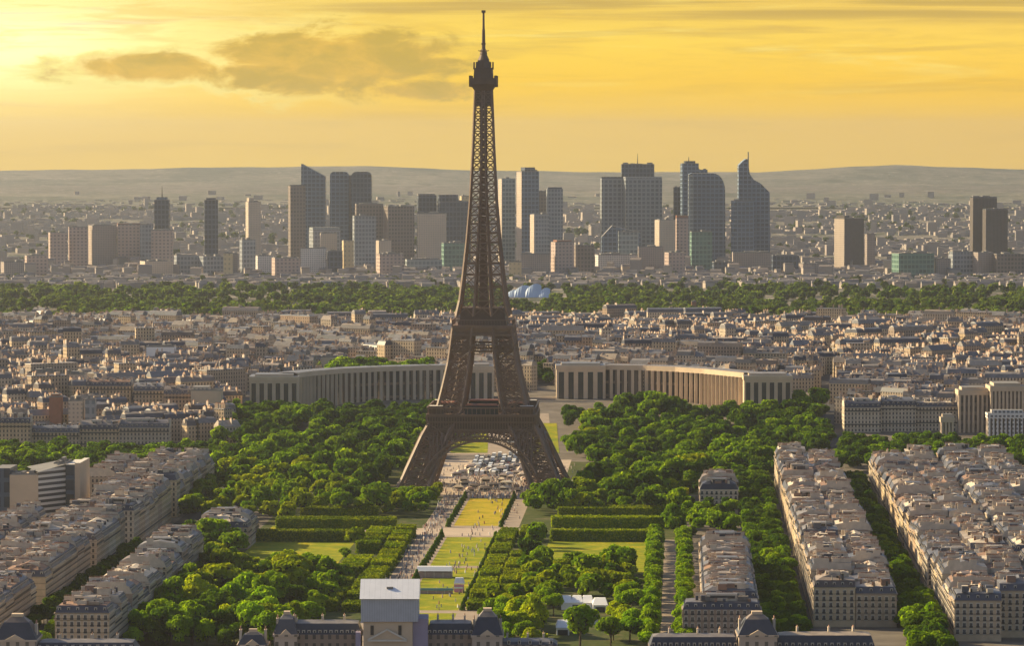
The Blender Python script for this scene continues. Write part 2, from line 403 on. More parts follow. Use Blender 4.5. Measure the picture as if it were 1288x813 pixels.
# ------------------------------------------------------------------ the iron lattice tower
def iron(t):
    p = pos(t); n = t.noise(p, .15, 4); s = t.node('ShaderNodeSeparateXYZ'); t.l.new(p, s.inputs[0])
    c = t.mix(n, (.145, .09, .062), (.23, .145, .10))
    return bsdf(t, c, .55, .35)
M_IRON = mat('brown_iron', iron)
M_IRONP = plain('iron_panel', (.13, .085, .06), .6, .25, .2)
M_REDROOF = plain('red_roof', (.22, .085, .06), .7)
tower = empty('lattice_tower', PF(0, 0, -2.2), -PHI, 'tall brown iron lattice tower on four curved legs, thin antenna against the golden sky', 'tower')
tower.scale = (1, 1, 1.0068)
PO = [(0, 57.5), (14, 51.0), (28, 44.8), (42, 38.6), (50, 34.0), (57, 30.0), (70, 26.6), (90, 22.2), (112, 19.6), (124, 15.8), (145, 13.2), (170, 10.7), (196, 8.7), (230, 7.0), (270, 5.5), (277, 5.3)]
PI_ = [(0, 36.5), (14, 31.6), (28, 26.8), (42, 22.0), (50, 17.5), (57, 13.6), (70, 11.2), (90, 8.4), (112, 6.7), (124, 5.6), (145, 4.6), (170, 3.4), (196, 2.2), (230, 1.4), (277, .8)]
fo = lambda z: float(np.interp(z, *zip(*PO))); fi = lambda z: float(np.interp(z, *zip(*PI_)))
def leg_mesh(sx, sy, zs, wc, wb, fine=True):
    mb = MB()
    def C(z): o, i = fo(z), fi(z); return [Vector((sx*a, sy*b, z)) for a, b in ((o, o), (i, o), (i, i), (o, i))]
    for z0, z1 in zip(zs, zs[1:]):
        A, B = C(z0), C(z1)
        for k in range(4):
            mb.beam(A[k], B[k], wc); j = (k+1) % 4
            mb.beam(A[k], B[j], wb); mb.beam(A[j], B[k], wb); mb.beam(B[k], B[j], wb*1.15)
            if fine:
                am, bm_ = (A[k]+A[j])/2, (B[k]+B[j])/2; lm, rm = (A[k]+B[k])/2, (A[j]+B[j])/2; f = wb*.5
                for p, q in ((am, lm), (am, rm), (bm_, lm), (bm_, rm), (lm, rm), (am, bm_)): mb.beam(p, q, f)
                pass
    return mb
zl = list(np.linspace(0, 57, 8)); zu = list(np.linspace(57, 112, 8))
for sx in (-1, 1):
    for sy in (-1, 1):
        lg = leg_mesh(sx, sy, zl, 1.9, .72)
        # masonry foot
        lg.build('leg', M_IRON, tower)
        for a, b in ((57, 57), (36.5, 57), (36.5, 36.5), (57, 36.5)):
            fb = MB(); fb.frus(sx*a-5, sx*a+5, sy*b-5, sy*b+5, -.5, 4, 1.5, 1.5); fb.build('leg_footing', M_STACK, tower)
        leg_mesh(sx, sy, zu, 1.5, .55).build('upper_leg', M_IRON, tower)
# arches and their lattice spandrels on the four faces
for k in range(4):
    mb = MB(); rot = Matrix.Rotation(k*math.pi/2, 3, 'Z')
    def tp(x, d, z): return rot @ Vector((x, -d, z))
    N = 28; rad = 37.0; pts = []
    for i in range(N+1):
        a = math.pi*(.06+.88*i/N); x = -rad*math.cos(a); z = 2.5+35.5*math.sin(a); pts.append((x, z))
    for (x0, z0), (x1, z1) in zip(pts, pts[1:]):
        d0, d1 = fo(z0)+.8, fo(z1)+.8
        if min(z0, z1) < 13: continue
        def out(x, z, e): l = math.hypot(x, z-2.5) or 1; return x*(1+e/l), 2.5+(z-2.5)*(1+e/l)
        a0, a1 = out(x0, z0, 3.2), out(x1, z1, 3.2)
        mb.beam(tp(x0, d0, z0), tp(x1, d1, z1), 1.3); mb.beam(tp(a0[0], d0, a0[1]), tp(a1[0], d1, a1[1]), 1.0)
        mb.beam(tp(x0, d0, z0), tp(a1[0], d1, a1[1]), .5); mb.beam(tp(x1, d1, z1), tp(a0[0], d0, a0[1]), .5)
        mb.beam(tp(x0, d0, z0), tp(a0[0], d0, a0[1]), .5)
        if z0 > 20:
            zt = 43.5
            mb.beam(tp(a0[0], d0, a0[1]), tp(a0[0], fo(zt), zt), .55)
            mb.beam(tp(a0[0], d0, a0[1]), tp(a1[0], fo(zt), zt), .4)
    mb.build('arch', M_IRON, tower)
# first platform
def ring(mb, r_out, r_in, z0, z1, m=0):
    for x0, x1, y0, y1 in ((-r_out, r_out, -r_out, -r_in), (-r_out, r_out, r_in, r_out), (-r_out, -r_in, -r_in, r_in), (r_in, r_out, -r_in, r_in)):
        mb.box(x0, x1, y0, y1, z0, z1, m, bottom=True)
p1 = MB()
ring(p1, 36.2, 13, 53.6, 54.6)
for k in range(4):
    rot = Matrix.Rotation(k*math.pi/2, 3, 'Z'); tp = lambda x, d, z: rot @ Vector((x, -d, z))
    n = 26
    for i in range(n):                                          # truss band under the fascia
        x0, x1 = -36+72*i/n, -36+72*(i+1)/n
        p1.beam(tp(x0, 35.6, 38.5), tp(x1, 35.6, 44.6), .6); p1.beam(tp(x1, 35.6, 38.5), tp(x0, 35.6, 44.6), .6)
    for z, ww in ((38.3, 1.3), (44.8, 1.1), (50.0, .9), (54.6, 1.2), (59.4, .7)): p1.beam(tp(-36, 35.8, z), tp(36, 35.8, z), ww)
    for i in range(41):                                         # console arcade
        x = -35.8+71.6*i/40
        p1.beam(tp(x, 35.9, 44.8), tp(x, 36.3, 54.2), .62)
    for i in range(25):
        x = -35.5+71*i/24; p1.beam(tp(x, 35.5, 54.6), tp(x, 35.5, 59.4), .35)
p1.build('first_platform', M_IRON, tower)
fa = MB(); ring(fa, 35.3, 34.9, 45.4, 53.4); fa.build('fascia', M_IRONP, tower)
pv = MB()
for k in range(4):
    a, b = ((-11, 11), (17, 30)) if k == 0 else ((-11, 11), (-30, -17)) if k == 1 else ((17, 30), (-11, 11)) if k == 2 else ((-30, -17), (-11, 11))
    pb = MB(); pb.box(*a, *b, 54.6, 60.5, 0, 1); pb.box(a[0]+1, a[1]-1, b[0]+1, b[1]-1, 60.5, 61.2, 1)
    pb.build('pavilion', [M_GLASS, M_REDROOF], tower)
for sx in (-1, 1):
    for sy in (-1, 1):
        gr = MB(); gr.box(sx*30-4.5, sx*30+4.5, sy*30-4.5, sy*30+4.5, 54.6, 60.6, 0, 1); gr.build('gallery_kiosk', [M_IRONP, M_TRIM], tower)
# second platform
p2 = MB()
ring(p2, 20.4, 5, 111.4, 113.0); p2.frus(-19.4, 19.4, -19.4, 19.4, 107.5, 111.4, -1.0, -1.0)
for k in range(4):
    rot = Matrix.Rotation(k*math.pi/2, 3, 'Z'); tp = lambda x, d, z: rot @ Vector((x, -d, z))
    for z, ww in ((96.0, 1.3), (100.2, 1.0), (106.8, 1.4), (116.6, .6)): d = min(fo(z), 20.2) if z < 110 else 20; p2.beam(tp(-d, d, z), tp(d, d, z), ww)
    for i in range(12):
        x0, x1 = -21+42*i/12, -21+42*(i+1)/12
        p2.beam(tp(x0, 22.0, 96.2), tp(x1, 22.0, 100), .5); p2.beam(tp(x1, 22.0, 96.2), tp(x0, 22.0, 100), .5)
    for i in range(21): x = -20+40*i/20; p2.beam(tp(x, 20, 113), tp(x, 20, 116.6), .28)
p2.build('second_platform', M_IRON, tower)
p2b = MB(); p2b.frus(-16.4, 16.4, -16.4, 16.4, 113.0, 119.0, 1.6, 1.6); p2b.frus(-15, 15, -15, 15, 119.0, 124.5, 1.2, 1.2)
p2b.build('upper_gallery', M_IRONP, tower)
# shaft: four corner columns joined by X panels, lift core in the middle
zs = [119]
while zs[-1] < 268: zs.append(zs[-1]+max(5.0, fo(zs[-1])*.58))
zs[-1] = 270
sh = MB()
for z0, z1 in zip(zs, zs[1:]):
    o0, o1, i0, i1 = fo(z0), fo(z1), fi(z0), fi(z1)
    for k in range(4):
        rot = Matrix.Rotation(k*math.pi/2, 3, 'Z'); tp = lambda x, d, z: rot @ Vector((x, -d, z))
        sh.beam(tp(-o0, o0, z0), tp(-o1, o1, z1), max(.9, o0*.105))
        for s_ in (-1, 1):
            sh.beam(tp(s_*i0, o0, z0), tp(s_*i1, o1, z1), max(.7, o0*.085))
            sh.beam(tp(s_*o0, o0, z0), tp(s_*i1, o1, z1), .42); sh.beam(tp(s_*i0, o0, z0), tp(s_*o1, o1, z1), .42)
        sh.beam(tp(-o1, o1, z1), tp(o1, o1, z1), .75)
        sh.beam(tp(-i0, o0, z0), tp(i1, o1, z1), .5); sh.beam(tp(i0, o0, z0), tp(-i1, o1, z1), .5)
        zm = (z0+z1)/2; om = (o0+o1)/2; im = (i0+i1)/2
        sh.beam(tp(-im, om, zm), tp(im, om, zm), .5)
sh.build('lattice_shaft', M_IRON, tower)
co = MB()
for z0, z1 in zip(zs, zs[1:]):
    a = max(1.2, fi(z0)*.55); co.box(-a, a, -a, a, z0, z1-.8)
    for s_ in (-1, 1): co.box(s_*a*1.7-.4, s_*a*1.7+.4, -.5, .5, z0, z1)
co.build('lift_shaft', M_IRONP, tower)
tb = MB(); tb.frus(-5.4, 5.4, -5.4, 5.4, 258, 270.5, .1, .1); tb.frus(-5.6, 5.6, -5.6, 5.6, 268, 272.5, -3.0, -3.0)
tb.box(-9, 9, -9, 9, 272.5, 276.6, bottom=True)
for i in range(4):
    sx, sy = (-1, -1, 1, 1)[i], (-1, 1, -1, 1)[i]; tb.box(sx*8.4-.9, sx*8.4+.9, sy*8.4-.9, sy*8.4+.9, 270.8, 278.3)
tb.build('top_platform', M_IRONP, tower)
cb = MB(); cb.frus(-6.4, 6.4, -6.4, 6.4, 276.6, 282.5, .4, .4); cb.frus(-6.6, 6.6, -6.6, 6.6, 282.5, 283.4, 0, 0); cb.frus(-5.0, 5.0, -5.0, 5.0, 283.4, 288.5, 1.4, 1.4)
cb.cyl(0, 0, 288.5, 293, 4.0, 1.9, 12)
for i in range(8):
    a = i*math.pi/4; cb.box(6.3*math.cos(a)-.5, 6.3*math.cos(a)+.5, 6.3*math.sin(a)-.5, 6.3*math.sin(a)+.5, 283.3, 287.4)
cb.build('summit_cabin', M_IRONP, tower)
an = MB(); an.cyl(0, 0, 292.5, 296, 2.6, 1.5, 10); an.cyl(0, 0, 296, 309, 1.25, 1.0, 8); an.cyl(0, 0, 309, 321.5, .8, .65, 8)
an.box(-1.5, 1.5, -1.5, 1.5, 299, 299.8); an.box(-1.3, 1.3, -1.3, 1.3, 320, 321.6, bottom=True)
for i in range(6):
    a = i*math.pi/3; an.beam((0, 0, 294), (3.6*math.cos(a), 3.6*math.sin(a), 295), .5)
an.build('antenna', M_IRONP, tower)

# ------------------------------------------------------------------ apartment buildings in the near blocks
CACHE = {}
M_TILE = plain('weathered_tile', (.24, .15, .11), .85, .35, .3)
def cached(key, fn):
    if key not in CACHE: CACHE[key] = fn()
    return CACHE[key]
def wall_mesh(d, wd, h, win):
    mb = MB(); hw = wd/2-.02
    mb.box(-d/2, d/2, -hw, hw, -1, h)
    for z, e in ((h-.5, .55), (h-3.6, .5), (5.6, .45)):      # cornice and balcony shelves
        mb.box(-d/2-e, d/2+e, -hw, hw, z, z+.35, 0, bottom=True)
    for sx in (-1, 1):
        for z in (h-3.2, 5.95): mb.box(min(sx*(d/2+.45), sx*(d/2+.38)), max(sx*(d/2+.45), sx*(d/2+.38)), -hw, hw, z, z+.9, 1)
    return mb.mesh('apartment_wall', [M_WALLW if win else M_WALL, M_RAIL])
def roof_mesh(d, wd, h, var, end, back=0):
    """mansard: steep slate below, zinc above, light wells and boxes on top; end = hipped towards the camera"""
    mb = MB(); hw = wd/2-.02; rr = random.Random(var*31+int(d*7)+int(wd)); top = rr.choice((0, 0, 0, 1, 5, 2)); flat = rr.random() < .22
    prof = [(-d/2, 0, 0), (-d/2+1.5, 3.2, 1.5), (-d/2+min(4.5, d*.27), 3.5 if flat else 4.6, 4.2), (0, 3.6 if flat else rr.choice((5.0, 5.8, 6.4)), 5.5)]
    prof = prof+[(-x, z, o) for x, z, o in prof[:-1][::-1]]
    for q in ((4, 5, 6) if back > 0 else (0, 1, 2) if back < 0 else ()):    # plain courtyard side
        x, z, o = prof[q]; sg = 1 if x > 0 else -1
        prof[q] = (sg*(d/2-(0 if z == 0 else .03 if z < 4 else 3.5)), z if z < 4 else 3.9, o)
    f = [(x, -hw+(o if end else 0), h+z) for x, z, o in prof]; b = [(x, hw, h+z) for x, z, o in prof]
    for i in range(len(prof)-1):
        mb.face([f[i], b[i], b[i+1], f[i+1]][::-1], 1 if i in (0, len(prof)-2) else top)
    if end: mb.face([f[0], f[1], f[5], f[6]][::-1], 1); mb.face([f[1], f[2], f[4], f[5]][::-1], top); mb.face([f[2], f[3], f[4]][::-1], top)
    else: mb.face(f[::-1], 2)
    mb.face(b, 2)
    for _ in range(rr.randint(5, 9)):                        # roof boxes, skylights, lift rooms
        x = rr.uniform(-d*.28, d*.28); y = rr.uniform(-hw+2, hw-2); sx, sy = rr.uniform(.5, 2.6), rr.uniform(.4, 1.8); z = h+3.6
        mb.box(x-sx, x+sx, y-sy, y+sy, z, z+rr.uniform(1.2, 3.4), rr.choice((2, 2, 0, 1, 5)), rr.choice((0, 0, 1, 2)))
    for _ in range(int(wd*.9)):                              # skylights, vents, pots, aerial boxes
        x = rr.uniform(-d*.36, d*.36); y = rr.uniform(-hw+1, hw-1); sx, sy = rr.uniform(.2, .7), rr.uniform(.2, .6); z = h+3.4
        mb.box(x-sx, x+sx, y-sy, y+sy, z, z+rr.uniform(1.3, 2.6), rr.choice((4, 1, 2, 2, 5)), rr.choice((4, 4, 3, 0, 1)))
    if rr.random() < .35:                                    # penthouse storey with a dark window band
        y = rr.uniform(-hw*.3, hw*.3); a = rr.uniform(2.5, hw*.6); mb.box(-d*.2, d*.2, y-a, y+a, h+3.4, h+6.6, 2, 0); mb.box(-d*.17, d*.17, y-a-.06, y-a-.02, h+4.6, h+5.9, 4)
    if var % 3 == 1:                                         # light well wall, its shaded shaft painted as a dark top
        y = rr.uniform(-hw*.4, hw*.4); mb.box(-d*.16, d*.16, y-2.2, y+2.2, h+3.2, h+5.6, 2, 4)
    return mb.mesh('apartment_roof', [M_ZINC, M_SLATE, M_STACK, M_TRIM, M_GLASS, M_TILE])
def stack_mesh(L, hh, n):
    mb = MB(); mb.box(-L/2, L/2, -.42, .42, 0, hh); mb.box(-L/2-.1, L/2+.1, -.5, .5, hh, hh+.18)
    for i in range(n): x = -L/2+.35+(L-.7)*i/(n-1); mb.cyl(x, 0, hh+.18, hh+.95, .2, .15, 5, 1)
    return mb.mesh('chimney', [M_STACK, M_POT])
def dormer_mesh():
    mb = MB(); mb.box(-.9, .9, -.65, .65, 0, 2.1, 0, 2); mb.box(-.98, -.9, -.42, .42, .3, 1.75, 1); mb.box(-1.0, .9, -.8, .8, 2.1, 2.3, 2)
    return mb.mesh('dormer', [M_TRIM, M_GLASS, M_SLATE])
def window_mesh():
    mb = MB(); mb.box(-.62, .62, -.06, .05, 0, 2.15, 0, 1); mb.box(-.8, -.62, -.1, .05, -.1, 2.3, 1); mb.box(.62, .8, -.1, .05, -.1, 2.3, 1); mb.box(-.8, .8, -.12, .05, 2.15, 2.4, 1)
    mb.box(-.8, .8, -.22, .05, -.2, 0, 1); mb.box(-.03, .03, -.09, .05, 0, 2.15, 1)
    mb.box(-.8, .8, -.30, -.26, 0, .8, 2)
    return mb.mesh('window', [M_GLASS, M_TRIM, M_RAIL])
STACKS = [stack_mesh(L, hh, n) for L, hh, n in ((5.6, 2.6, 9), (7.6, 2.0, 11), (3.4, 3.2, 5), (9.0, 1.6, 12))]
DORMER = dormer_mesh(); WINDOW = window_mesh()
N_APT = [0]
def apartment(s, t_, d, wd, h, label, group, end=False, back=0, faces=(), dorm=True, rz=0.0, z=0.0, at=None):
    """d across (t), wd along (s); faces = sides that get real windows: 'l','r','n'(near end)"""
    var = random.randint(0, 5); win = not faces
    loc = PF(s, t_, z) if at is None else at
    root = empty('apartment_building', loc, -PHI+rz, label, 'building', group); N_APT[0] += 1
    inst('wall', cached(('w', d, wd, h, win), lambda: wall_mesh(d, wd, h, win)), root)
    rf = inst('roof', cached(('r', d, wd, h, var, end, back), lambda: roof_mesh(d, wd, h, var, end, back)), root)
    for sy in ((1,) if end else (-1, 1)):
        for sx in (-1, 1):
            if random.random() < .9:
                inst('chimney', random.choice(STACKS), rf, (sx*d*random.uniform(.17, .27), sy*(wd/2-.6), h+3.2+random.uniform(0, .7)))
    if random.random() < .5: inst('chimney', random.choice(STACKS), rf, (random.uniform(-2, 2), random.uniform(-wd*.25, wd*.25), h+4.2), math.pi/2*random.randint(0, 1))
    if dorm:
        n = max(2, int(wd/3.6))
        for sx in ((-1, 1) if not back else (-back,)):
            for i in range(n): inst('dormer', DORMER, rf, (sx*(d/2-1.5), -wd/2+wd*(i+.5)/n, h+.35), 0 if sx < 0 else math.pi)
        if end:
            for i in range(max(2, int(d/4))): inst('dormer', DORMER, rf, (-d/2+d*(i+.5)/max(2, int(d/4)), -wd/2+1.5, h+.35), math.pi/2)
    nf = int((h-3.2)/3.05)
    for f in faces:
        L = d if f == 'n' else wd; n = max(2, int(L/2.9))
        for k in range(nf):
            for i in range(n):
                q = -L/2+L*(i+.5)/n; zz = 3.6+k*3.05
                if f == 'n': inst('window', WINDOW, root, (q, -wd/2, zz))
                elif f == 'l': inst('window', WINDOW, root, (-d/2, q, zz), -math.pi/2)
                else: inst('window', WINDOW, root, (d/2, q, zz), math.pi/2)
    return root
def in_view(p, mpx=18):
    px = 644+p[0]*F/(p[1]); return -mpx < px < 1288+mpx
def row(s0, s1, t0, t1, rowlabel, group, skip=None, cross=(), hbase=20.5, face=None, face_s=-1e9, dorm_s=-350, wrange=(17, 25), face_n=False, back=0):
    """a row of buildings along the axis, nearest first"""
    s = s0; i = 0; d = round(t1-t0, 1); first = True
    while s < s1-8:
        wd = float(random.randint(*wrange)); wd = min(wd, s1-s)
        hit = [c for c in cross if c[0] < s+wd and s < c[1]]
        if hit: s = hit[0][1]; first = True; continue
        nxt = [c for c in cross if s+wd <= c[0] < s+wd+9]
        if nxt: wd = round(nxt[0][0]-s, 1)
        h = hbase+random.choice((-4, -2.5, -1, 0, 0, 1, 2, 3))
        c = PF(s+wd/2, (t0+t1)/2); e = 0
        if in_view((c[0]+(t0-t1)/2 if c[0] > 0 else c[0]-(t0-t1)/2, c[1])) and not (skip and skip(s+wd/2, (t0+t1)/2)):
            fc = ()
            if s < face_s: fc = ((face,) if face else ())+(('n',) if first and (face_n or s < s0+5) else ())
            apartment(s+wd/2, (t0+t1)/2, d, wd, h, rowlabel.replace('{n}', nth(i)), group, end=first, faces=fc, dorm=s < dorm_s, back=back)
            i += 1
        s += wd; first = False
XC = [(-548, -540), (-300, -290), (-120, -110)]
g = 'apartment buildings in the long block between two avenues'
row(-752, 58, 196, 216, 'sunlit limestone building, {n} from the near end, left side of the long right block', g, back=1, cross=XC, face='l', face_s=-470, face_n=True)
row(-752, 58, 216.3, 236, 'shaded limestone building, {n} from the near end, right side of the long right block', g, back=-1, cross=XC, face=None, face_s=-700, face_n=True)
g = 'apartment buildings in the far right blocks'
XD = [(-610, -598), (-380, -370), (-170, -160)]
row(-805, 50, 260, 282, 'sunlit limestone building, {n} from the near end, facing the rightmost avenue', g, back=1, cross=XD, face='l', face_s=-560, face_n=True)
row(-790, 45, 282.3, 302, 'grey roofed building, {n} from the near end, second row behind the rightmost avenue', g, back=-1, cross=XD, face_s=-700, face_n=True, dorm_s=-300)
row(-650, 45, 305, 331, 'grey roofed building, {n} from the near end, third row behind the rightmost avenue', g, back=1, cross=XD, dorm_s=-300)
row(-450, 40, 331.3, 351, 'zinc roofed building, {n} from the near end, fourth row behind the rightmost avenue', g, back=-1, cross=XD, dorm_s=-400)
g = 'apartment buildings in the short block beside the park'
row(-838, -822, 133, 169, 'wide pale building with flat roofed front and square windows nearest the park on the right', g, face='l', face_s=-800, hbase=21, wrange=(16, 16))
row(-818, -556, 142, 168, 'cream building, {n} from the near end of the short right block beside the park', g, face='l', face_s=-700, wrange=(13, 18))
row(-172, -92, 144, 168, 'small building, {n} from the near end, in the tree-ringed block right of the tower', g, hbase=16, face_s=-100, face_n=True, wrange=(16, 22))
g = 'apartment buildings in the left blocks'
skipw = lambda s, t: (-425 < s < -150 and t < -222)
XE = [(-735, -722), (-560, -548), (-415, -400), (-215, -205)]
row(-880, 0, -201, -181, 'brown stone building, {n} from the near end along the shaded left avenue', g, back=-1, cross=XE, face='r', face_s=-560, skip=None)
row(-880, -10, -220.5, -201.3, 'grey roofed building, {n} from the near end, second row behind the shaded left avenue', g, back=1, cross=XE, skip=skipw, dorm_s=-420)
row(-700, -20, -246, -227, 'grey roofed building, {n} from the near end, third row behind the shaded left avenue', g, back=-1, cross=XE, skip=skipw, dorm_s=-420)
row(-560, -130, -265, -246.3, 'zinc roofed building, {n} from the near end, fourth row behind the shaded left avenue', g, back=1, cross=XE, skip=skipw, dorm_s=-420)
row(-440, -300, -292, -272, 'zinc roofed building, {n} from the near end, leftmost row of the left blocks', g, cross=XE, skip=skipw, dorm_s=-500)
g = 'apartment buildings in the low strip on the left'
row(-893, -535, -149.5, -125, 'pale stone building, {n} from the near end of the strip beside the left park trees', g, face='r', face_s=-760, hbase=19, wrange=(17, 24))
row(-395, -330, -146, -116, 'small pale building, {n} from the near end of the low cluster among left trees', g, hbase=15, wrange=(18, 24), face_n=True, face_s=-300)

# ------------------------------------------------------------------ generic bigger buildings
FC = dict(
    stripe=facade('stripe', (.62, .58, .52), (.03, .03, .035), 500, 3.4, (.0, .999), (.0, .52), .95),
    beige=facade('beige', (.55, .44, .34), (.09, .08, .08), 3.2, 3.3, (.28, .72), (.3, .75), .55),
    pink=facade('pink', (.46, .34, .29), (.08, .075, .08), 6.8, 6.0, (.25, .75), (.3, .8), .7),
    cream=facade('cream', (.62, .52, .40), (.06, .06, .06), 3.0, 3.2, (.28, .72), (.25, .8), .85),
    white=facade('white', (.66, .62, .58), (.05, .05, .06), 3.2, 3.2, (.2, .8), (.25, .75), .85),
    grey=facade('grey', (.28, .295, .32), (.09, .11, .13), 6, 7.5, (.15, .85), (.25, .9), .85),
    dark=facade('dark', (.06, .085, .125), (.024, .036, .055), 7, 9, (.2, .9), (.2, .9), .9, .25),
    slate=facade('slate', (.12, .18, .26), (.035, .055, .085), 8, 8, (.14, .9), (.2, .9), .9, .22),
    blue=facade('blue', (.14, .20, .28), (.04, .065, .10), 8, 8, (.14, .9), (.2, .9), .9, .2),
    brown=facade('brown', (.21, .165, .14), (.06, .055, .055), 6, 7, (.2, .8), (.25, .85), .85),
    ribs=facade('ribs', (.12, .09, .075), (.03, .03, .035), 2.6, 3.6, (.35, .9), (0, 1), .9, .4, ribs=True),
    grid=facade('grid', (.24, .26, .28), (.05, .065, .085), 8.4, 8, (.16, .84), (.22, .9), .9),
    green=facade('green', (.14, .25, .20), (.06, .12, .10), 7, 8, (.12, .9), (.2, .9), .8, .2),
    glasslt=facade('glasslt', (.30, .33, .33), (.12, .15, .16), 7, 8, (.12, .9), (.2, .9), .85, .18),
    gold=facade('gold_wall_painted_sun', (.60, .46, .26), (.20, .15, .09), 7, 8, (.2, .6), (.3, .7), .5, .3),  # golden sunlight put into the facade colour; serves a yellow wall too
    brick=plain('brick_red', (.30, .14, .09), .9, .3),
    stone=plain('pale_stone', (.57, .44, .31), .85, .25, .08),
    white_plain=plain('white_sheet', (.74, .74, .74), .6, .08, .1),
    copper=plain('copper_roof', (.13, .24, .19), .6, .3, .05),
    mid=facade('mid', (.36, .29, .25), (.07, .065, .07), 3.2, 3.2, (.25, .75), (.28, .8), .8))
M_PLANT = plain('roof_plant', (.20, .19, .18), .7, .3, .1)
def rooftop(mb, x0, x1, y0, y1, z, seed, m=0):
    rr = random.Random(seed); w_, d_ = x1-x0, y1-y0
    mb.box(x0, x1, y0, y0+.5, z, z+1, m); mb.box(x0, x1, y1-.5, y1, z, z+1, m); mb.box(x0, x0+.5, y0+.5, y1-.5, z, z+1, m); mb.box(x1-.5, x1, y0+.5, y1-.5, z, z+1, m)
    for _ in range(max(2, int(w_/14))):
        a, b = rr.uniform(.06, .16)*w_, rr.uniform(.12, .28)*d_; x = rr.uniform(x0+a+.7, x1-a-.7); y = rr.uniform(y0+b+.7, y1-b-.7)
        mb.box(x-a, x+a, y-b, y+b, z, z+rr.uniform(1.5, 4), m)
def block(name, px0, px1, ytop, Y, dep, m, label, cat='building', group=None, side=None, crown=None, mast=None, rz=0.0, ybase=None, podium=None):
    """a slab whose front stands at distance Y between two photo columns, up to a photo row"""
    zt = Zat(ytop, Y); zb = gz(Y)-2 if ybase is None else Zat(ybase, Y); zb = min(zb, gz(Y)-1)
    x0, x1 = Xat(px0, Y, zt), Xat(px1, Y, zt); cx = (x0+x1)/2; hw = (x1-x0)/2; h = zt-zb
    if rz: dep = min(dep, hw*.9); hw = max(3.0, (hw-dep/2*abs(math.sin(rz)))/math.cos(rz))
    root = empty(name, (cx, Y+dep/2, zb), rz, label, cat, group)
    mb = MB(); mb.box(-hw, hw, -dep/2, dep/2, 0, h, 0, 1)
    if side is not None:  # paler left face: sunlight put into its colour
        a = math.atan2(x0, Y)
        sm = MB(); sm.box(-hw-.6, -hw-.02, -dep/2, dep/2, 0, h-.5); sm.build('painted_sunlit_side', side, root)
    mb.build('facade', [m, M_PLANT], root)
    rt = MB(); rooftop(rt, -hw, hw, -dep/2, dep/2, h, int(px0*13+ytop)); rt.build('rooftop', M_PLANT, root)
    if crown:                                   # (fraction left, right, photo row, material)
        a, b, yr, cm = crown; zz = Zat(yr, Y)-zb; cbm = MB(); cbm.box(-hw+2*hw*a, -hw+2*hw*b, -dep*.4, dep*.4, h+.02, zz, 0, 1); cbm.build('crown_block', [cm, M_PLANT], root)
        h = zz
    if mast:
        mm = MB(); mm.cyl(-hw+2*hw*mast[0], 0, h, Zat(mast[1], Y)-zb, 1.0, .35, 6); mm.build('mast', M_RAIL, root)
    return root

# ------------------------------------------------------------------ skyline of office towers
def sk(*a, **k):
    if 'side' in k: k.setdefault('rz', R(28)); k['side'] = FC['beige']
    else: k.setdefault('rz', R(random.Random(int(a[0])).choice((0, 12, 20, 8))))
    k.setdefault('group', 'office towers on the skyline'); k.setdefault('cat', 'skyscraper'); return block('office_tower', *a, **k)
sk(194, 212, 252, 7300, 30, FC['dark'], 'slim dark tower with a tall mast, leftmost on the skyline', crown=(.15, .85, 248, FC['slate']), mast=(.5, 234))
sk(256, 274, 252, 7300, 30, FC['dark'], 'slim dark tower without a mast, second from the left on the skyline', crown=(.15, .85, 249, FC['dark']))
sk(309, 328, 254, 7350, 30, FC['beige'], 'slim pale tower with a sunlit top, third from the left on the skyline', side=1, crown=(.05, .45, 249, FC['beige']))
sk(362, 384, 234, 7450, 36, FC['brown'], 'brown flat-topped tower just left of the blade-shaped glass tower', crown=(.0, 1, 232.5, FC['dark']))
def outline_tower(label, poly, Y, dep, m, side_m=None, name='office_tower'):
    """extruded outline given in photo pixels at distance Y: real width, height and depth"""
    z0 = gz(Y)-2; pts = [(Xat(px, Y, 100), Zat(py, Y)) for px, py in poly]; cx = sum(p[0] for p in pts)/len(pts)
    root = empty(name, (cx, Y+dep/2, z0), 0, label, 'skyscraper', 'office towers on the skyline')
    mb = MB(); n = len(pts); fr = [(x-cx, -dep/2, z-z0) for x, z in pts]; bk = [(x-cx, dep/2, z-z0) for x, z in pts]
    mb.face(fr, 0); mb.face(bk[::-1], 0)
    for i in range(n): j = (i+1) % n; mb.face([fr[j], fr[i], bk[i], bk[j]], 0 if abs(fr[i][0]-fr[j][0]) < 8 else 1)
    mb.build('facade', [m, M_PLANT], root)
    return root, cx, z0
B_ = 348
def rnd_top(x0, x1, yt, r):
    return [(x0, B_)] + [(x0+r-r*math.cos(a), yt+r-r*math.sin(a)) for a in np.linspace(0, math.pi/2, 5)] + [(x1-r+r*math.sin(a), yt+r-r*math.cos(a)) for a in np.linspace(0, math.pi/2, 5)] + [(x1, B_)]
outline_tower('dark blade-shaped glass tower with a roof slanting down to the right', [(378, B_), (379, 206), (409, 222), (409, B_)], 7700, 45, FC['slate'])
outline_tower('dark round-shouldered tower, left one of the twin pair', rnd_top(415, 438, 216, 5), 7650, 42, FC['slate'])
r_, _, _ = outline_tower('dark round-shouldered tower, right one of the twin pair', rnd_top(442, 467, 216, 6), 7600, 42, FC['dark'])
sk(432, 449, 221, 7680, 30, FC['brown'], 'narrow brown tower wedged between the round-shouldered twins')
sk(388, 428, 290, 7350, 26, FC['grey'], 'low grey frame building with an open gateway under the blade tower', crown=(.0, 1., 286, FC['glasslt']))
sk(402, 424, 294, 7300, 22, FC['beige'], 'small beige block inside the open grey frame building')
sk(443, 473, 272, 7250, 34, FC['grey'], 'tall pale grey slab in front of the long brown mass')
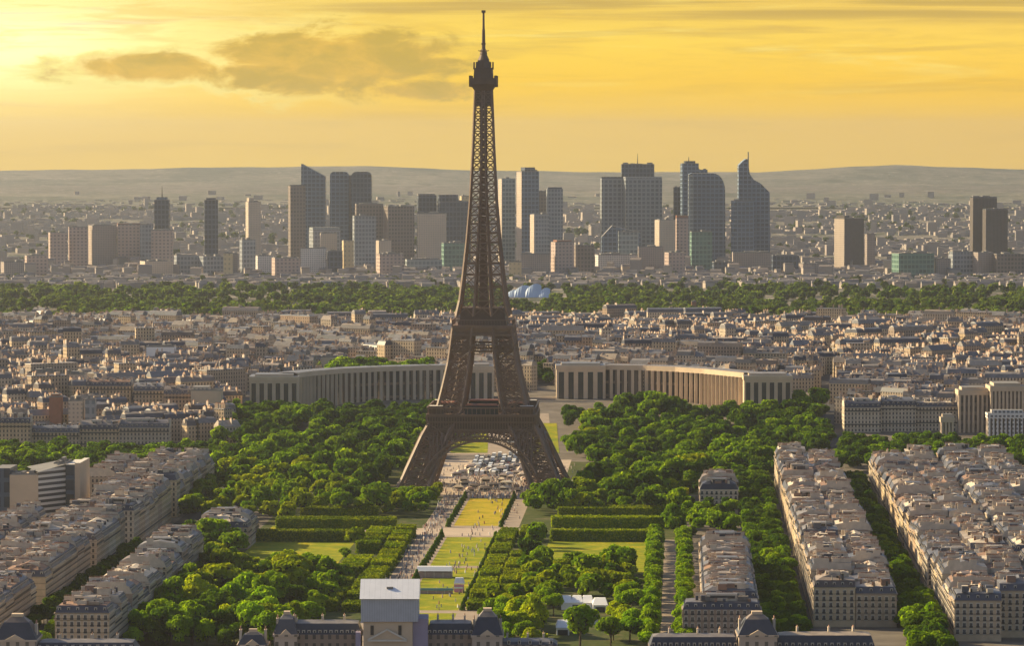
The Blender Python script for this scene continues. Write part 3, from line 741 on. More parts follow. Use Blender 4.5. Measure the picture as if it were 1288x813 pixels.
sk(446, 482, 257, 7560, 60, FC['brown'], 'brown wide block, left one behind the pale grey slab')
sk(482, 521, 260, 7540, 60, FC['brown'], 'brown wide block, right one behind the pale grey slab')
sk(524, 549, 246, 7600, 44, FC['dark'], 'dark square block with a flat top, left of the darker wide one', crown=(.1, .9, 244, FC['dark']))
sk(550, 592, 254, 7580, 50, FC['dark'], 'dark wide block partly hidden by the tower shaft', crown=(.0, .6, 245, FC['dark']))
sk(578, 594, 247, 7700, 30, FC['gold'], 'sunlit golden block peeping out left of the tower shaft')
sk(525, 561, 269, 7280, 36, FC['beige'], 'beige gridded slab before the dark blocks')
sk(555, 590, 306, 7100, 30, FC['green'], 'greenish glass low slab left of the tower shaft')
sk(509, 556, 327, 7000, 30, FC['glasslt'], 'low long pale glass building below the beige slab')
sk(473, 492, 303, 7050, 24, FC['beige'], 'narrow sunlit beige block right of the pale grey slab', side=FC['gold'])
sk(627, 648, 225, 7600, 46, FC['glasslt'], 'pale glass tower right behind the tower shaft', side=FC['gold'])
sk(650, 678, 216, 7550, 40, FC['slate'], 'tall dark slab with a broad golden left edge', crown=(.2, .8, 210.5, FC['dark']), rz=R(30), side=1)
sk(676, 690, 241, 7620, 34, FC['brown'], 'brown narrow tower between the golden-edged slab and a grey one')
sk(687, 708, 238, 7580, 40, FC['grey'], 'flat grey tower, last before the gap right of the iron tower', crown=(.05, .95, 235.5, FC['dark']))
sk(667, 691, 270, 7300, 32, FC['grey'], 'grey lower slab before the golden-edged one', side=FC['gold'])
sk(755, 784, 225, 7580, 50, FC['grid'], 'left narrow half of the broad gridded grey block', crown=(.0, 1, 222.5, FC['dark']))
sk(784, 833, 225, 7560, 70, FC['grid'], 'broad gridded grey block, widest on the skyline', crown=(.0, 1, 222.5, FC['grey']))
sk(782, 823, 207, 7720, 50, FC['dark'], 'dark box tower with an antenna rising behind the broad gridded block', mast=(.5, 193))
outline_tower('dark low glass wedge before the broad gridded block', [(757, B_), (757, 298), (770, 284), (806, 293), (806, B_)], 7350, 40, FC['slate'])
sk(778, 803, 292, 7150, 30, FC['glasslt'], 'low glass block with a pale curved sculpture line')
sk(749, 803, 321, 7000, 34, FC['white'], 'long pale low slab below the gridded block')
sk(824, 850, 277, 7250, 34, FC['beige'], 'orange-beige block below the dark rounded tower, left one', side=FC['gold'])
sk(850, 866, 275, 7270, 34, FC['pink'], 'orange-pink block below the dark rounded tower, right one', crown=(0, 1, 271, FC['brick']))
sk(847, 857, 236, 7700, 26, FC['dark'], 'thin dark tower left of the tall twin-topped one')
sk(856, 879, 206, 7660, 34, FC['slate'], 'tall dark tower with a small antenna behind the rounded glass tower', crown=(.2, .8, 202.5, FC['dark']), mast=(.45, 197))
sk(876, 890, 214, 7690, 30, FC['blue'], 'blue glass tower with an open frame top')
outline_tower('big dark glass tower with a rounded right shoulder', [(867, B_), (867, 219), (870, 218), (897, 218)]+[(897+15*math.sin(a), 240-22*math.cos(a)) for a in np.linspace(.2, math.pi/2, 6)]+[(913, B_)], 7450, 50, FC['slate'])
sk(866, 872, 221, 7440, 16, FC['glasslt'], 'pale glass strip up the left edge of the rounded tower')
sk(868, 896, 292, 7100, 30, FC['green'], 'short grey-green tower at the foot of the rounded glass tower')
r_, cx_, z0_ = outline_tower('dark blue glass tower with stepped slanting top, tallest on the right', [(929, B_), (929, 208), (934, 203), (938, 200), (940, 200), (943, 219), (948, 226), (957, 231), (968, 242), (969, B_)], 7500, 44, FC['blue'])
sm = MB(); sm.cyl(Xat(941.5, 7500, 150)-cx_, -10, 60, Zat(191, 7500)-z0_, 2.6, 1.0, 6); sm.build('spire', FC['dark'], r_)
sk(920, 949, 253, 7420, 30, FC['slate'], 'lower dark glass wing in front of the stepped slanting tower')
sk(922, 971, 318, 7150, 34, FC['mid'], 'low pale block under the stepped slanting tower')
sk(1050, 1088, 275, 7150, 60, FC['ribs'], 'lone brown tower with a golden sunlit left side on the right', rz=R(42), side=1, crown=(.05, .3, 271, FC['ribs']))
sk(1224, 1254, 249, 7250, 50, FC['ribs'], 'dark ribbed tower at the right edge, higher rear one', crown=(0, 1, 247.5, FC['dark']))
sk(1237, 1268, 264, 7200, 40, FC['ribs'], 'dark ribbed tower at the right edge, lower front one', crown=(0, 1, 262.5, FC['dark']))
# lower blocks before the skyline
def lo(px0, px1, yt, Y, m, label, dep=30, **k):
    k.setdefault('rz', R(random.Random(px0).choice((0, 10, 18, 25)))); return block('suburban_block', px0, px1, yt, Y, dep, FC[m], label, 'block', 'lower blocks below the skyline', **k)
lo(60, 84, 293, 7200, 'pink', 'pink housing slab, leftmost of the far housing estate')
lo(85, 110, 286, 7230, 'pink', 'long pink housing slab with ragged roof, second in the far estate')
lo(110, 146, 284, 7250, 'mid', 'long pinkish housing slab, third in the far estate')
lo(146, 176, 283, 7260, 'pink', 'pink housing slab with red roofline, fourth in the far estate', crown=(0, 1, 281, FC['brick']))
lo(176, 191, 283, 7220, 'grey', 'grey housing slab at the right end of the far estate')
lo(190, 216, 290, 7100, 'pink', 'stepped pink block under the mast tower')
lo(218, 250, 322, 6800, 'grey', 'wide dark grey slab left of the golden lit one, left half')
lo(250, 283, 323, 6790, 'grey', 'wide dark grey slab left of the golden lit one, right half')
lo(175, 217, 329, 6750, 'beige', 'olive beige flat block left of the dark grey slabs')
lo(281, 292, 319, 6700, 'gold', 'narrow golden sunlit slab among grey blocks on the left')
lo(292, 299, 320, 6720, 'mid', 'thin dull slab right beside the golden sunlit one')
lo(301, 321, 302, 6900, 'grey', 'grey tower block right of the golden slab')
lo(321, 345, 322, 6850, 'white', 'pale low block right of the grey tower block')
lo(378, 410, 313, 6850, 'white', 'pale stepped block under the blade tower')
lo(411, 431, 316, 6840, 'dark', 'small dark block under the open frame building')
lo(341, 378, 325, 6750, 'pink', 'pinkish low block under the brown tower')
lo(430, 445, 303, 6900, 'gold', 'small golden block under the round-shouldered twins')
lo(473, 508, 320, 6800, 'pink', 'pink low block beside the long pale glass building')
lo(693, 722, 305, 6850, 'pink', 'pink block right of the iron tower with jagged roof', crown=(.1, .9, 302, FC['brick']))
lo(722, 748, 309, 6900, 'brown', 'brown block between the pink block and the pale slab')
lo(655, 692, 320, 6820, 'mid', 'dull block just right of the iron tower shaft')
lo(640, 656, 330, 6700, 'gold', 'little golden block touching the iron tower shaft')
lo(803, 835, 311, 6950, 'mid', 'grey-pink block below the gridded one')
lo(836, 862, 318, 6850, 'pink', 'pinkish block under the orange-beige pair')
lo(896, 922, 330, 6900, 'dark', 'dark squat block between the rounded and the stepped towers')
lo(972, 1005, 322, 6900, 'dark', 'dark sloping block right of the stepped tower')
lo(1005, 1030, 332, 6800, 'mid', 'dull pink block left of the lone brown tower')
lo(1123, 1176, 319, 6800, 'green', 'low green glass hall on the right')
lo(1176, 1196, 326, 6820, 'mid', 'dull block just right of the green glass hall')
lo(1194, 1224, 317, 6850, 'grey', 'grey gridded block right of the green hall')
lo(1225, 1250, 318, 6840, 'mid', 'pinkish block below the dark ribbed pair, left one')
lo(1250, 1290, 320, 6830, 'brown', 'brownish block below the dark ribbed pair, right one')
lo(1088, 1101, 295, 7300, 'mid', 'thin grey slab right of the lone brown tower')
lo(0, 30, 330, 6700, 'mid', 'dull block at the left edge below the hills')
lo(30, 60, 322, 6900, 'pink', 'pinkish block at the left edge below the far estate')
# glass sail museum beside the wood
sail = empty('glass_sail_museum', (Xat(662, 5650), 5650, gz(5650)), 0, 'pale blue building of curved glass sails at the edge of the wood', 'museum')
for i, (px, yt, wpx) in enumerate(((645, 365, 15), (657, 359, 20), (671, 357, 20), (685, 362, 14))):
    mb = MB(); x0 = Xat(px-wpx/2, 5650)-Xat(662, 5650); x1 = Xat(px+wpx/2, 5650)-Xat(662, 5650); hh = Zat(yt, 5650)-gz(5650)
    for k in range(6):
        a0, a1 = k/6, (k+1)/6; f = lambda a: (x0+(x1-x0)*a, hh*math.sin(.5+a*1.6))
        (xa, za), (xb, zb) = f(a0), f(a1); mb.face([(xa, -i*4, 0), (xb, -i*4, 0), (xb, 10-i*4, zb), (xa, 10-i*4, za)]); mb.face([(xa, 10-i*4, za), (xb, 10-i*4, zb), (xb, 40-i*4, zb*.8), (xa, 40-i*4, za*.8)])
    mb.build('glass_sail', plain('sail_glass', (.42, .52, .66), .3, .15, .05, .5), sail)
# ------------------------------------------------------------------ right bank: riverside houses and larger blocks that stand out
def terrace(px0, px1, ytop, Y, dep, label, group='long houses along the far river bank', end=False, seed=0):
    zb = gz(Y); x0, x1 = Xat(px0, Y, 20), Xat(px1, Y, 20); L = round(x1-x0, 1); h = max(10, Zat(ytop, Y)-zb-5.0)
    return apartment(0, 0, dep, L, round(h, 1), label, group, rz=math.pi/2+PHI, at=((x0+x1)/2, Y+dep/2, zb), dorm=True)
terrace(40, 100, 536, 3000, 18, 'long riverside house with slate mansard, left half of the row behind the dark trees')
terrace(100, 150, 532, 3002, 18, 'long riverside house with slate mansard, middle of the row behind the dark trees')
terrace(150, 213, 530, 3000, 18, 'long riverside house with slate mansard, right end of the row behind the dark trees')
terrace(0, 38, 524, 2990, 18, 'tall stone house at the left edge behind the striped office slab')
terrace(108, 165, 478, 3200, 20, 'tall corner house with a sunlit left flank above the riverside row')
terrace(168, 206, 484, 3190, 20, 'ornate stone house with tall windows right of the corner house')
terrace(206, 240, 488, 3180, 20, 'stone house with dormers between the ornate house and the flat mansion')
terrace(1062, 1108, 505, 3130, 24, 'curved grey house at the left end of the right bank row')
terrace(1108, 1152, 502, 3135, 24, 'white windowed house, second in the right bank row')
terrace(1152, 1208, 504, 3140, 22, 'brown roofed house, third in the right bank row')
terrace(1042+20, 1118, 462, 3420, 20, 'dark mansard terrace beside the climbing avenue, left part')
terrace(1118, 1180, 464, 3415, 20, 'dark mansard terrace beside the climbing avenue, middle part')
terrace(1180, 1245, 466, 3410, 20, 'dark mansard terrace beside the climbing avenue, right part')
def cb(px0, px1, yt, Y, m, label, dep=22, **k): return block('city_block', px0, px1, yt, Y, dep, FC[m], label, 'block', k.pop('group', 'larger blocks among the right bank roofs'), **k)
cb(240, 278, 492, 3170, 'stone', 'flat-topped stone mansion at the right end of the left bank houses', crown=(.05, .6, 487, FC['beige']))
cb(34, 70, 470, 3290, 'beige', 'flat apartment block with balconies, left part of the big block above the corner house')
cb(70, 106, 472, 3280, 'beige', 'flat apartment block with balconies, right part of the big block above the corner house')
cb(62, 77, 500, 3090, 'brick', 'thin red brick stair tower among the left bank houses', 12, crown=(.2, .8, 496, FC['brick']))
cb(86, 104, 505, 3085, 'beige', 'pale narrow tower block right of the red brick stair tower', 16)
cb(107, 119, 504, 3080, 'grey', 'dark narrow block between the pale tower block and the corner house', 14)
cb(64, 96, 440, 3600, 'white', 'white gridded apartment block far left, left half')
cb(96, 130, 441, 3590, 'white', 'white gridded apartment block far left, right half')
cb(184, 219, 437, 3620, 'white_plain', 'blank pale block with a flat front left of the middle')
cb(146, 180, 428, 3900, 'grey', 'grey slab above the blank pale block')
cb(168, 192, 396, 4750, 'cream', 'cream block under the wood on the left, low left one')
cb(192, 226, 391, 4760, 'white', 'white block with terraces just below the wood on the left')
cb(90, 135, 399, 4700, 'beige', 'long beige block just below the wood, far left')
cb(272, 290, 448, 3600, 'grey', 'dark framed narrow block left of the palace')
cb(290, 330, 452, 3580, 'mid', 'pale long block behind the left palace pavilion')
cb(256, 276, 428, 4000, 'white', 'small white cube block left of the palace')
cb(404, 424, 450, 3560, 'stone', 'square stone block behind the left palace wing')
cb(350, 372, 393, 4800, 'beige', 'tall beige block against the wood left of the tower')
cb(430, 462, 398, 4780, 'cream', 'cream block below the wood left of the iron tower')
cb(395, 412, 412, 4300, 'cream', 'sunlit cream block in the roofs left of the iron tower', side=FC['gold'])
cb(674, 682, 427, 4100, 'brick', 'narrow block with a red wall right of the iron tower', 14)
cb(682, 690, 427, 4102, 'gold', 'narrow block with a yellow wall right of the red one', 14)
cb(786, 860, 441, 3800, 'grey', 'long grey terrace with white roofline behind the right palace wing')
cb(860, 950, 441, 3810, 'slate', 'long dark terrace with white roofline behind the right palace wing')
cb(940, 985, 420, 4250, 'white', 'white slab among the roofs right of the palace, left part')
cb(985, 1003, 417, 4240, 'white_plain', 'blank white end wall of the slab right of the palace')
cb(1020, 1062, 396, 4780, 'cream', 'cream long block under the wood on the right', crown=(.2, .95, 392, FC['white']))
cb(1196, 1236, 444, 3800, 'white_plain', 'white drum-like block on the right', 30, crown=(.05, .95, 441, FC['white_plain']))
cb(1090, 1110, 424, 4200, 'mid', 'stone block with a curved gable on the right')
cb(1100, 1140, 429, 4100, 'slate', 'blue-grey roofed block left of the white drum')
cb(870, 876, 380, 5000, 'brick', 'thin brown chimney tower against the wood', 8)
cb(1256, 1290, 432, 4000, 'white', 'pale block at the right edge among the roofs')
# columned palace and the white riverside museum on the right
def column_hall(px0, px1, yt, Y, dep, n, label, m=FC['stone'], cat='building'):
    zb, zt = gz(Y), Zat(yt, Y); x0, x1 = Xat(px0, Y, 30), Xat(px1, Y, 30); hw = (x1-x0)/2; h = zt-zb
    root = empty('columned_hall', ((x0+x1)/2, Y, zb), 0, label, cat, 'columned halls on the right bank')
    mb = MB(); mb.box(-hw, hw, 1.6, dep, -1, h-4, 0, 1); mb.build('wall', [FC['brown'], M_PLANT], root)
    mb = MB(); mb.box(-hw-.5, hw+.5, -.4, dep+.4, h-4, h, 0, 1, bottom=True); mb.box(-hw*.8, hw*.8, 2, dep-2, h, h+2.2, 0, 1); mb.build('cornice', [m, M_PLANT], root)
    for i in range(n):
        x = -hw+.9+(2*hw-1.8)*i/(n-1); mb = MB(); mb.box(x-.8, x+.8, 0, 1.55, -1, h-4.02); mb.build('column', m, root)
    return root
column_hall(1206, 1243, 491, 3130, 22, 7, 'tall sunlit columned hall on the right bank')
column_hall(1184, 1200, 525, 3020, 9, 4, 'small free-standing columned porch before the right bank trees')
column_hall(1246, 1288, 486, 3120, 30, 9, 'white columned museum at the right edge, upper part')
column_hall(1243, 1292, 520, 3060, 14, 10, 'low white columned front at the right edge', FC['white'])

# ------------------------------------------------------------------ curved palace with two colonnaded wings
def palace(sgn, label, inner, path, outer):
    root = empty('colonnaded_palace', (path[0][0], path[0][1], 16), 0, label, 'palace', 'curved palace wings behind the tower')
    ox, oy = path[0][0], path[0][1]; ztop = 31.5
    # curved wing
    pts = path; cum = [0]
    for a, b in zip(pts, pts[1:]): cum.append(cum[-1]+math.dist(a, b))
    def at(q): return np.interp(q, cum, [p[0] for p in pts])-ox, np.interp(q, cum, [p[1] for p in pts])-oy
    L = cum[-1]; n = 40; wall = MB(); corn = MB()
    for i in range(n):
        (xa, ya), (xb, yb) = at(L*i/n), at(L*(i+1)/n)
        tx, ty = xb-xa, yb-ya; l = math.hypot(tx, ty); nx, ny = ty/l, -tx/l
        if ny > 0: nx, ny = -nx, -ny
        wall.face([(xa-nx*2, ya-ny*2, -6), (xb-nx*2, yb-ny*2, -6), (xb-nx*2, yb-ny*2, ztop-4), (xa-nx*2, ya-ny*2, ztop-4)])
        c0, c1 = [(xa+nx*.5, ya+ny*.5), (xb+nx*.5, yb+ny*.5)], [(xb-nx*18, yb-ny*18), (xa-nx*18, ya-ny*18)]
        corn.face([(*p, ztop-4) for p in (c0[1], c0[0], c1[1], c1[0])]); corn.face([(*c0[0], ztop-4), (*c0[1], ztop-4), (*c0[1], ztop), (*c0[0], ztop)]); corn.face([(*p, ztop) for p in (c0+c1)], 1)
    wall.build('wall', facade('palace_wall', (.22, .16, .12), (.03, .03, .035), 5.6, 11, (.25, .75), (.1, .9), .9), root)
    corn.build('cornice', [FC['stone'], M_ZINC], root)
    nc = int(L/6.0)
    for i in range(nc+1):
        q = L*i/nc; (x, y) = at(q); c = MB(); c.box(x-1.25, x+1.25, y-.9, y+1.6, -6, ztop-4.02); c.build('pillar', FC['stone'], root)
    for (px0, px1, Y, yt, dep, k) in (inner, outer):
        x0, x1 = Xat(px0, Y, 35)-ox, Xat(px1, Y, 35)-ox; h = Zat(yt, Y)-16; y0 = Y-oy
        b = MB(); b.box(x0, x1, y0, y0+dep, -8, h-3.5, 0, 1); b.box(x0-.6, x1+.6, y0-.6, y0+dep+.6, h-3.5, h, 0, 1, bottom=True); b.box(x0+4, x1-4, y0+4, y0+dep-4, h, h+1.6, 0, 1)
        pv_ = b.build('pavilion', [FC['stone'], M_ZINC], root)
        for i in range(k):
            a = x0+(x1-x0)*(i+.5)/k; ww = (x1-x0)/k*.27; wm = MB(); wm.box(a-ww, a+ww, y0-.25, y0-.02, -1, h-5.5); wm.build('tall_window', M_GLASS, pv_)
palace(-1, 'left wing of the curved stone palace with a pillared front', (590, 621, 3335, 461, 30, 3),
       [(Xat(x, y, 35), y) for x, y in ((592, 3342), (540, 3335), (480, 3315), (430, 3288), (395, 3255), (374, 3228))], (314, 375, 3215, 474, 34, 6))
palace(1, 'right wing of the curved stone palace with a pillared front', (700, 761, 3335, 460, 30, 5),
       [(Xat(x, y, 35), y) for x, y in ((760, 3342), (810, 3332), (850, 3312), (885, 3285), (912, 3255), (936, 3228))], (936, 996, 3212, 473, 34, 6))
tr = empty('palace_terrace', (Xat(660, 3300), 3300, 14), 0, 'wide pale stone terrace and steps below the gap between the palace wings', 'terrace')
mb = MB(); x0, x1 = Xat(588, 3300)-Xat(660, 3300), Xat(748, 3300)-Xat(660, 3300); mb.box(x0, x1, 0, 30, -6, 5.2); mb.build('terrace_wall', [FC['stone']], tr)
mb = MB()
for k in range(8): mb.box(x0+20, x1-6, -14-k*5, -9-k*5, -18, 4.0-k*1.9)
mb.build('stair', M_SAND, tr)
mb = MB(); mb.box(x0, x1, 1, 1.5, 5.2, 6.4); mb.build('balustrade', FC['stone'], tr)
# fountain basin, garden slope and bridge seen under the tower
mb = MB(); prev = None
for Y in range(2985, 3260, 25):
    c = Xat(628, Y); z = gz(Y)+.06; cur = ((c-46, Y, z), (c+40, Y, z))
    if prev: mb.face([prev[0], prev[1], cur[1], cur[0]])
    prev = cur
mb.build('garden_terrace', M_GRAVEL)['kind'] = 'structure'
for c0_, c1_ in ((-44, -16), (12, 38)):
    mb = MB(); prev = None
    for Y in range(3000, 3200, 20):
        c = Xat(640, Y); z = gz(Y)+.14; cur = ((c+c0_, Y, z), (c+c1_, Y, z))
        if prev: mb.face([prev[0], prev[1], cur[1], cur[0]])
        prev = cur
    mb.build('lawn', M_SLOPE)['kind'] = 'structure'
def watermat(t): return bsdf(t, (.10, .13, .14), .15, .5)
sheet_w = MB(); sheet_w.box(-9, 9, -60, 60, -.3, .5); fo_ = empty('fountain_basin', (Xat(655, 3095), 3110, gz(3095)+.6), -PHI, 'long pale fountain basin on the garden slope behind the tower', 'fountain')
sheet_w.build('basin', M_SAND, fo_); mb = MB(); mb.box(-8, 8, -59, 59, .5, .55); mb.build('water', mat('water', watermat), fo_)
mb = MB(); y0, y1 = 2800, 2985; c0, c1 = Xat(617, y0), Xat(626, y1)
mb.face([(c0-17, y0, .06), (c0+17, y0, .06), (c1+17, y1, .06), (c1-17, y1, .06)]); mb.build('bridge_road', M_ASPH)['kind'] = 'structure'

# ------------------------------------------------------------------ roof sea beyond: thousands of small houses, nobody could count them
def frusta(A):
    """rows: cx, cy, z0, z1, sx, sy, inset, rot -> verts, quads (4 sides + top)"""
    cx, cy, z0, z1, sx, sy, ins, ro = A.T; n = len(A); inx = np.where(ins < .5, ins, ins*.12); V = np.empty((n, 8, 3)); c, s = np.cos(ro), np.sin(ro)
    for k, (a, b) in enumerate(((-1, -1), (1, -1), (1, 1), (-1, 1))):
        for top in (0, 1):
            lx = a*(sx/2-inx*top); ly = b*(sy/2-ins*top)
            V[:, k+4*top, 0] = cx+lx*c-ly*s; V[:, k+4*top, 1] = cy+lx*s+ly*c; V[:, k+4*top, 2] = z1 if top else z0
    q = np.array([(0, 1, 5, 4), (1, 2, 6, 5), (2, 3, 7, 6), (3, 0, 4, 7), (4, 5, 6, 7)])
    return V.reshape(-1, 3), (q[None]+8*np.arange(n)[:, None, None]).reshape(-1, 4)
def join(parts):
    Vs, Fs, Ms, b = [], [], [], 0
    for A, m in parts:
        V, Fq = frusta(np.asarray(A, float)); Vs.append(V); Fs.append(Fq+b); b += len(V); Ms.append(np.full(len(Fq), m))
    return np.vstack(Vs), np.vstack(Fs), np.concatenate(Ms)
def cell(x, y, sc, k): return math.sin(x/sc*1.7+k)*math.sin(y/sc*2.1+k*2.3)+.5*math.sin(x/sc*4.1+y/sc*3.3+k)
SEA_TREES = []
walls, mans, slates, tops, stacks, pots, bits = [], [], [], [], [], [], []
rr = random.Random(11)
def sea_ok(px, Y):
    if 3000 <= Y < 3420 and 285 < px < 1060: return False
    if abs(px-1046) < 13 and Y < 3900: return False
    if Y < 3260 and (px > 1055 or px < 282): return Y > 3030 and rr.random() < .75 and not (px > 1050 and Y < 3170) and not (px < 285 and Y < 3060)
    if Y < 3420 and 660-30 < px < 700: return False
    if Y < 3620 and (415 < px < 540): return False
    if Y < 3640 and (655 < px < 702): return False
    return True
Y = 3040.0
while Y < 4540:
    hw = Y*.1275+170; x = -hw+rr.uniform(0, 10); step = rr.uniform(12.5, 17)
    while x < hw:
        L = rr.uniform(8, 25) if rr.random() < .9 else rr.uniform(26, 46); px = 644+(x+L/2)/Y*F; yj = Y+rr.uniform(-5, 5)
        q = cell(x, Y, 120, 1.0)
        if sea_ok(px, yj) and q > -1.05 and rr.random() < .93:
            ro = .55*math.sin(x*.006+Y*.0031)+rr.uniform(-.06, .06)+(rr.choice((-.4, .4)) if rr.random() < .2 else 0); d = rr.uniform(9, 13); z0 = gz(yj)-1
            h = 14.5+3.2*cell(x, Y, 60, 3)+rr.uniform(-4, 4)+(rr.uniform(4, 12) if rr.random() < .10 else 0); h = max(8, h)+(4 if L > 26 else 0); h = h*(.9 if Y > 4300 else 1)
            c = (x+L/2, yj); walls.append((*c, z0, z0+h, L, d, 0, ro))
            k = rr.random()
            if k < .62:
                (slates if rr.random() < .5 else mans).append((*c, z0+h, z0+h+3.4, L+.3, d+.3, 1.6, ro)); tops.append((*c, z0+h+3.4, z0+h+4.6, L-.4, d-2.9, 3.2, ro)); zt = z0+h+3.0
            elif k < .85: tops.append((*c, z0+h, z0+h+.5, L+.6, d+.6, .2, ro)); zt = z0+h+.4
            else: mans.append((*c, z0+h, z0+h+4.5, L+.4, d+.4, d/2-.6, ro)); zt = z0+h+1.5
            cr, sr = math.cos(ro), math.sin(ro)
            for _ in range(rr.randint(3, 8) if Y < 4300 else rr.randint(2, 5)):
                lx, ly = rr.uniform(-.48, .48)*L, rr.uniform(-.3, .3)*d; p = (c[0]+lx*cr-ly*sr, c[1]+lx*sr+ly*cr); hh = rr.uniform(2, 4.2)
                if rr.random() < .6: stacks.append((*p, zt-1, zt+hh, .9, rr.uniform(2, 5), 0, ro)); pots.append((*p, zt+hh, zt+hh+.8, .5, 2.0, 0, ro))
                else: bits.append((*p, zt-1, zt+rr.uniform(1.0, 3.0), rr.uniform(1.5, 5), rr.uniform(1.5, 4), 0, ro))
        elif q <= -.75 and sea_ok(px, yj): SEA_TREES.append((x+L/2, yj))
        x += L+rr.choice((0, 0, 0, .5, 1, 9))
    Y += step
V, Fq, Mi = join([(walls, 0), (mans, 1), (slates, 2), (tops, 1), (stacks, 3), (pots, 4), (bits, 3)])
M_STACKI = mat('stack_far', lambda t: bsdf(t, t.ramp(rnd_isl(t), [(0, (.50, .38, .28)), (.45, (.34, .25, .19)), (.75, (.56, .48, .40)), (1, (.18, .14, .12))]), .85, .2))
tag(inst('rooftop_sea', np_mesh('rooftop_sea', V, Fq, [M_WALLI, M_ZINCI, M_SLATEI, M_STACKI, M_POT], Mi)), 'dense cream and grey rooftops spreading from the river to the wood', 'rooftops', kind='stuff')
# suburbs between the wood and the towers, and the plain beyond
M_SUBW = mat('suburb_wall', lambda t: bsdf(t, t.ramp(rnd_isl(t), [(0, (.30, .26, .23)), (.4, (.40, .34, .29)), (.7, (.26, .24, .23)), (1, (.34, .28, .25))]), .85, .2))
M_SUBR = mat('suburb_roof', lambda t: bsdf(t, t.ramp(rnd_isl(t), [(0, (.20, .18, .17)), (.5, (.26, .21, .18)), (1, (.16, .16, .175))]), .8, .2))
walls, mans, tops = [], [], []
for _ in range(2600):
    Y = rr.uniform(6050, 7500); hw = Y*.1275+200; x = rr.uniform(-hw, hw); px = 644+x/Y*F
    low = 9 if Y < 6800 else 16
    L, d = rr.uniform(8, 24), rr.uniform(9, 15); h = rr.uniform(7, low)+(rr.uniform(6, 18) if rr.random() < .07 and Y > 6700 else 0)
    z0 = gz(Y)-1; walls.append((x, Y, z0, z0+h, L, d, 0, rr.uniform(-.3, .3))); mans.append((x, Y, z0+h, z0+h+rr.uniform(1, 4), L+.4, d+.4, rr.uniform(1, 4.4), walls[-1][-1]))
for _ in range(12000):
    Y = 7700+7000*rr.random()**1.5; hw = Y*.1275+200; x = rr.uniform(-hw, hw)
    if cell(x, Y, 500, 2) < -.55: continue
    L, d = rr.uniform(9, 30), rr.uniform(9, 18); h = rr.uniform(6, 13)+(rr.uniform(8, 22) if rr.random() < .03 else 0); z0 = gz(Y)-2
    walls.append((x, Y, z0, z0+h, L, d, 0, rr.uniform(-.4, .4))); tops.append((x, Y, z0+h, z0+h+1, L, d, .3, walls[-1][-1]))
V, Fq, Mi = join([(walls, 0), (mans, 1), (tops, 1)])
tag(inst('suburb_rooftops', np_mesh('suburb_rooftops', V, Fq, [M_SUBW, M_SUBR], Mi)), 'hazy pinkish suburb roofs spreading around the skyline towers', 'rooftops', kind='stuff')

# ------------------------------------------------------------------ striped office slab on the left
Y0 = 2440
ofs = empty('striped_office', (Xat(48, Y0), Y0, 0), -PHI, 'modern office slab with white and black stripes and a blank beige end wall', 'office building')
Wd = lambda px: Xat(px, Y0)-Xat(48, Y0)
ht = Zat(588, Y0); mb = MB(); mb.box(Wd(12), Wd(48), 0, 24, -1, Zat(598, Y0)); mb.build('end_wall', FC['stone'], ofs)
mb = MB(); mb.face([(Wd(48.2), 0, -1), (Wd(76), 22, -1), (Wd(76), 22, ht), (Wd(48.2), 0, ht-3)]); mb.face([(Wd(48.2), 0, ht-3), (Wd(76), 22, ht), (Wd(62), 60, ht), (Wd(20), 40, ht-3)], 1)
mb.build('striped_facade', [FC['stripe'], M_PLANT], ofs)
mb = MB(); mb.box(Wd(76)+.1, Wd(88), 21, 60, -1, ht, 0, 1); mb.build('dark_facade', [FC['dark'], M_TRIM], ofs)
mb = MB(); mb.box(Wd(88)+.1, Wd(95), 20, 60, -1, ht+1.0, 0, 1); mb.build('pale_end', [FC['stone'], M_TRIM], ofs)
mb = MB(); mb.box(Wd(-8), Wd(12)-.2, 2, 30, -1, Zat(590, Y0), 0, 1); mb.build('glass_wing', [FC['dark'], M_PLANT], ofs)
mb = MB(); rooftop(mb, Wd(14), Wd(46), 1, 23, Zat(598, Y0), 4); rooftop(mb, Wd(60), Wd(75), 24, 50, ht, 6); mb.build('rooftop_plant', M_PLANT, ofs)

# ------------------------------------------------------------------ old military school along the bottom edge
YM = 1752
M_SLATER = plain('school_slate', (.035, .04, .058), .5, .4, .5, .35)
def wing(name, px0, px1, yridge, yeave, label, wall_m, nd=14, dep=16, hip=True):
    x0, x1 = Xat(px0, YM, 22), Xat(px1, YM, 22); zr, ze = Zat(yridge, YM), Zat(yeave, YM); hw = (x1-x0)/2
    root = empty('school_wing', ((x0+x1)/2, YM, 0), 0, label, 'building', 'slate roofed wings along the bottom edge')
    mb = MB(); mb.box(-hw, hw, 0, dep, 0, ze); mb.box(-hw-.5, hw+.5, -.5, dep+.5, ze-.8, ze, bottom=True); mb.build('wall', [wall_m], root)
    rm = MB(); i_ = 4 if hip else 0; rm.frus(-hw-.3, hw+.3, -.3, dep+.3, ze+.01, zr-1.0, 1.6, 2.4, 0); rm.frus(-hw+1.3, hw-1.3, 2.1, dep-2.1, zr-1.0, zr, 3, 5.5, 1); rf = rm.build('roof', [M_SLATER, M_ZINC], root)
    for i in range(nd): inst('dormer', DORMER, rf, (-hw+2*hw*(i+.5)/nd, 1.0, ze+.25), math.pi/2, (1, 1, .8))
    for k in (-.55, .1, .6): inst('chimney', STACKS[2], rf, (hw*k, dep*.6, zr-1.5), math.pi/2)
    return root, hw, ze, zr
M_SCH = facade('school', (.26, .19, .15), (.05, .045, .045), 3.4, 5, (.3, .7), (.2, .85), .9)
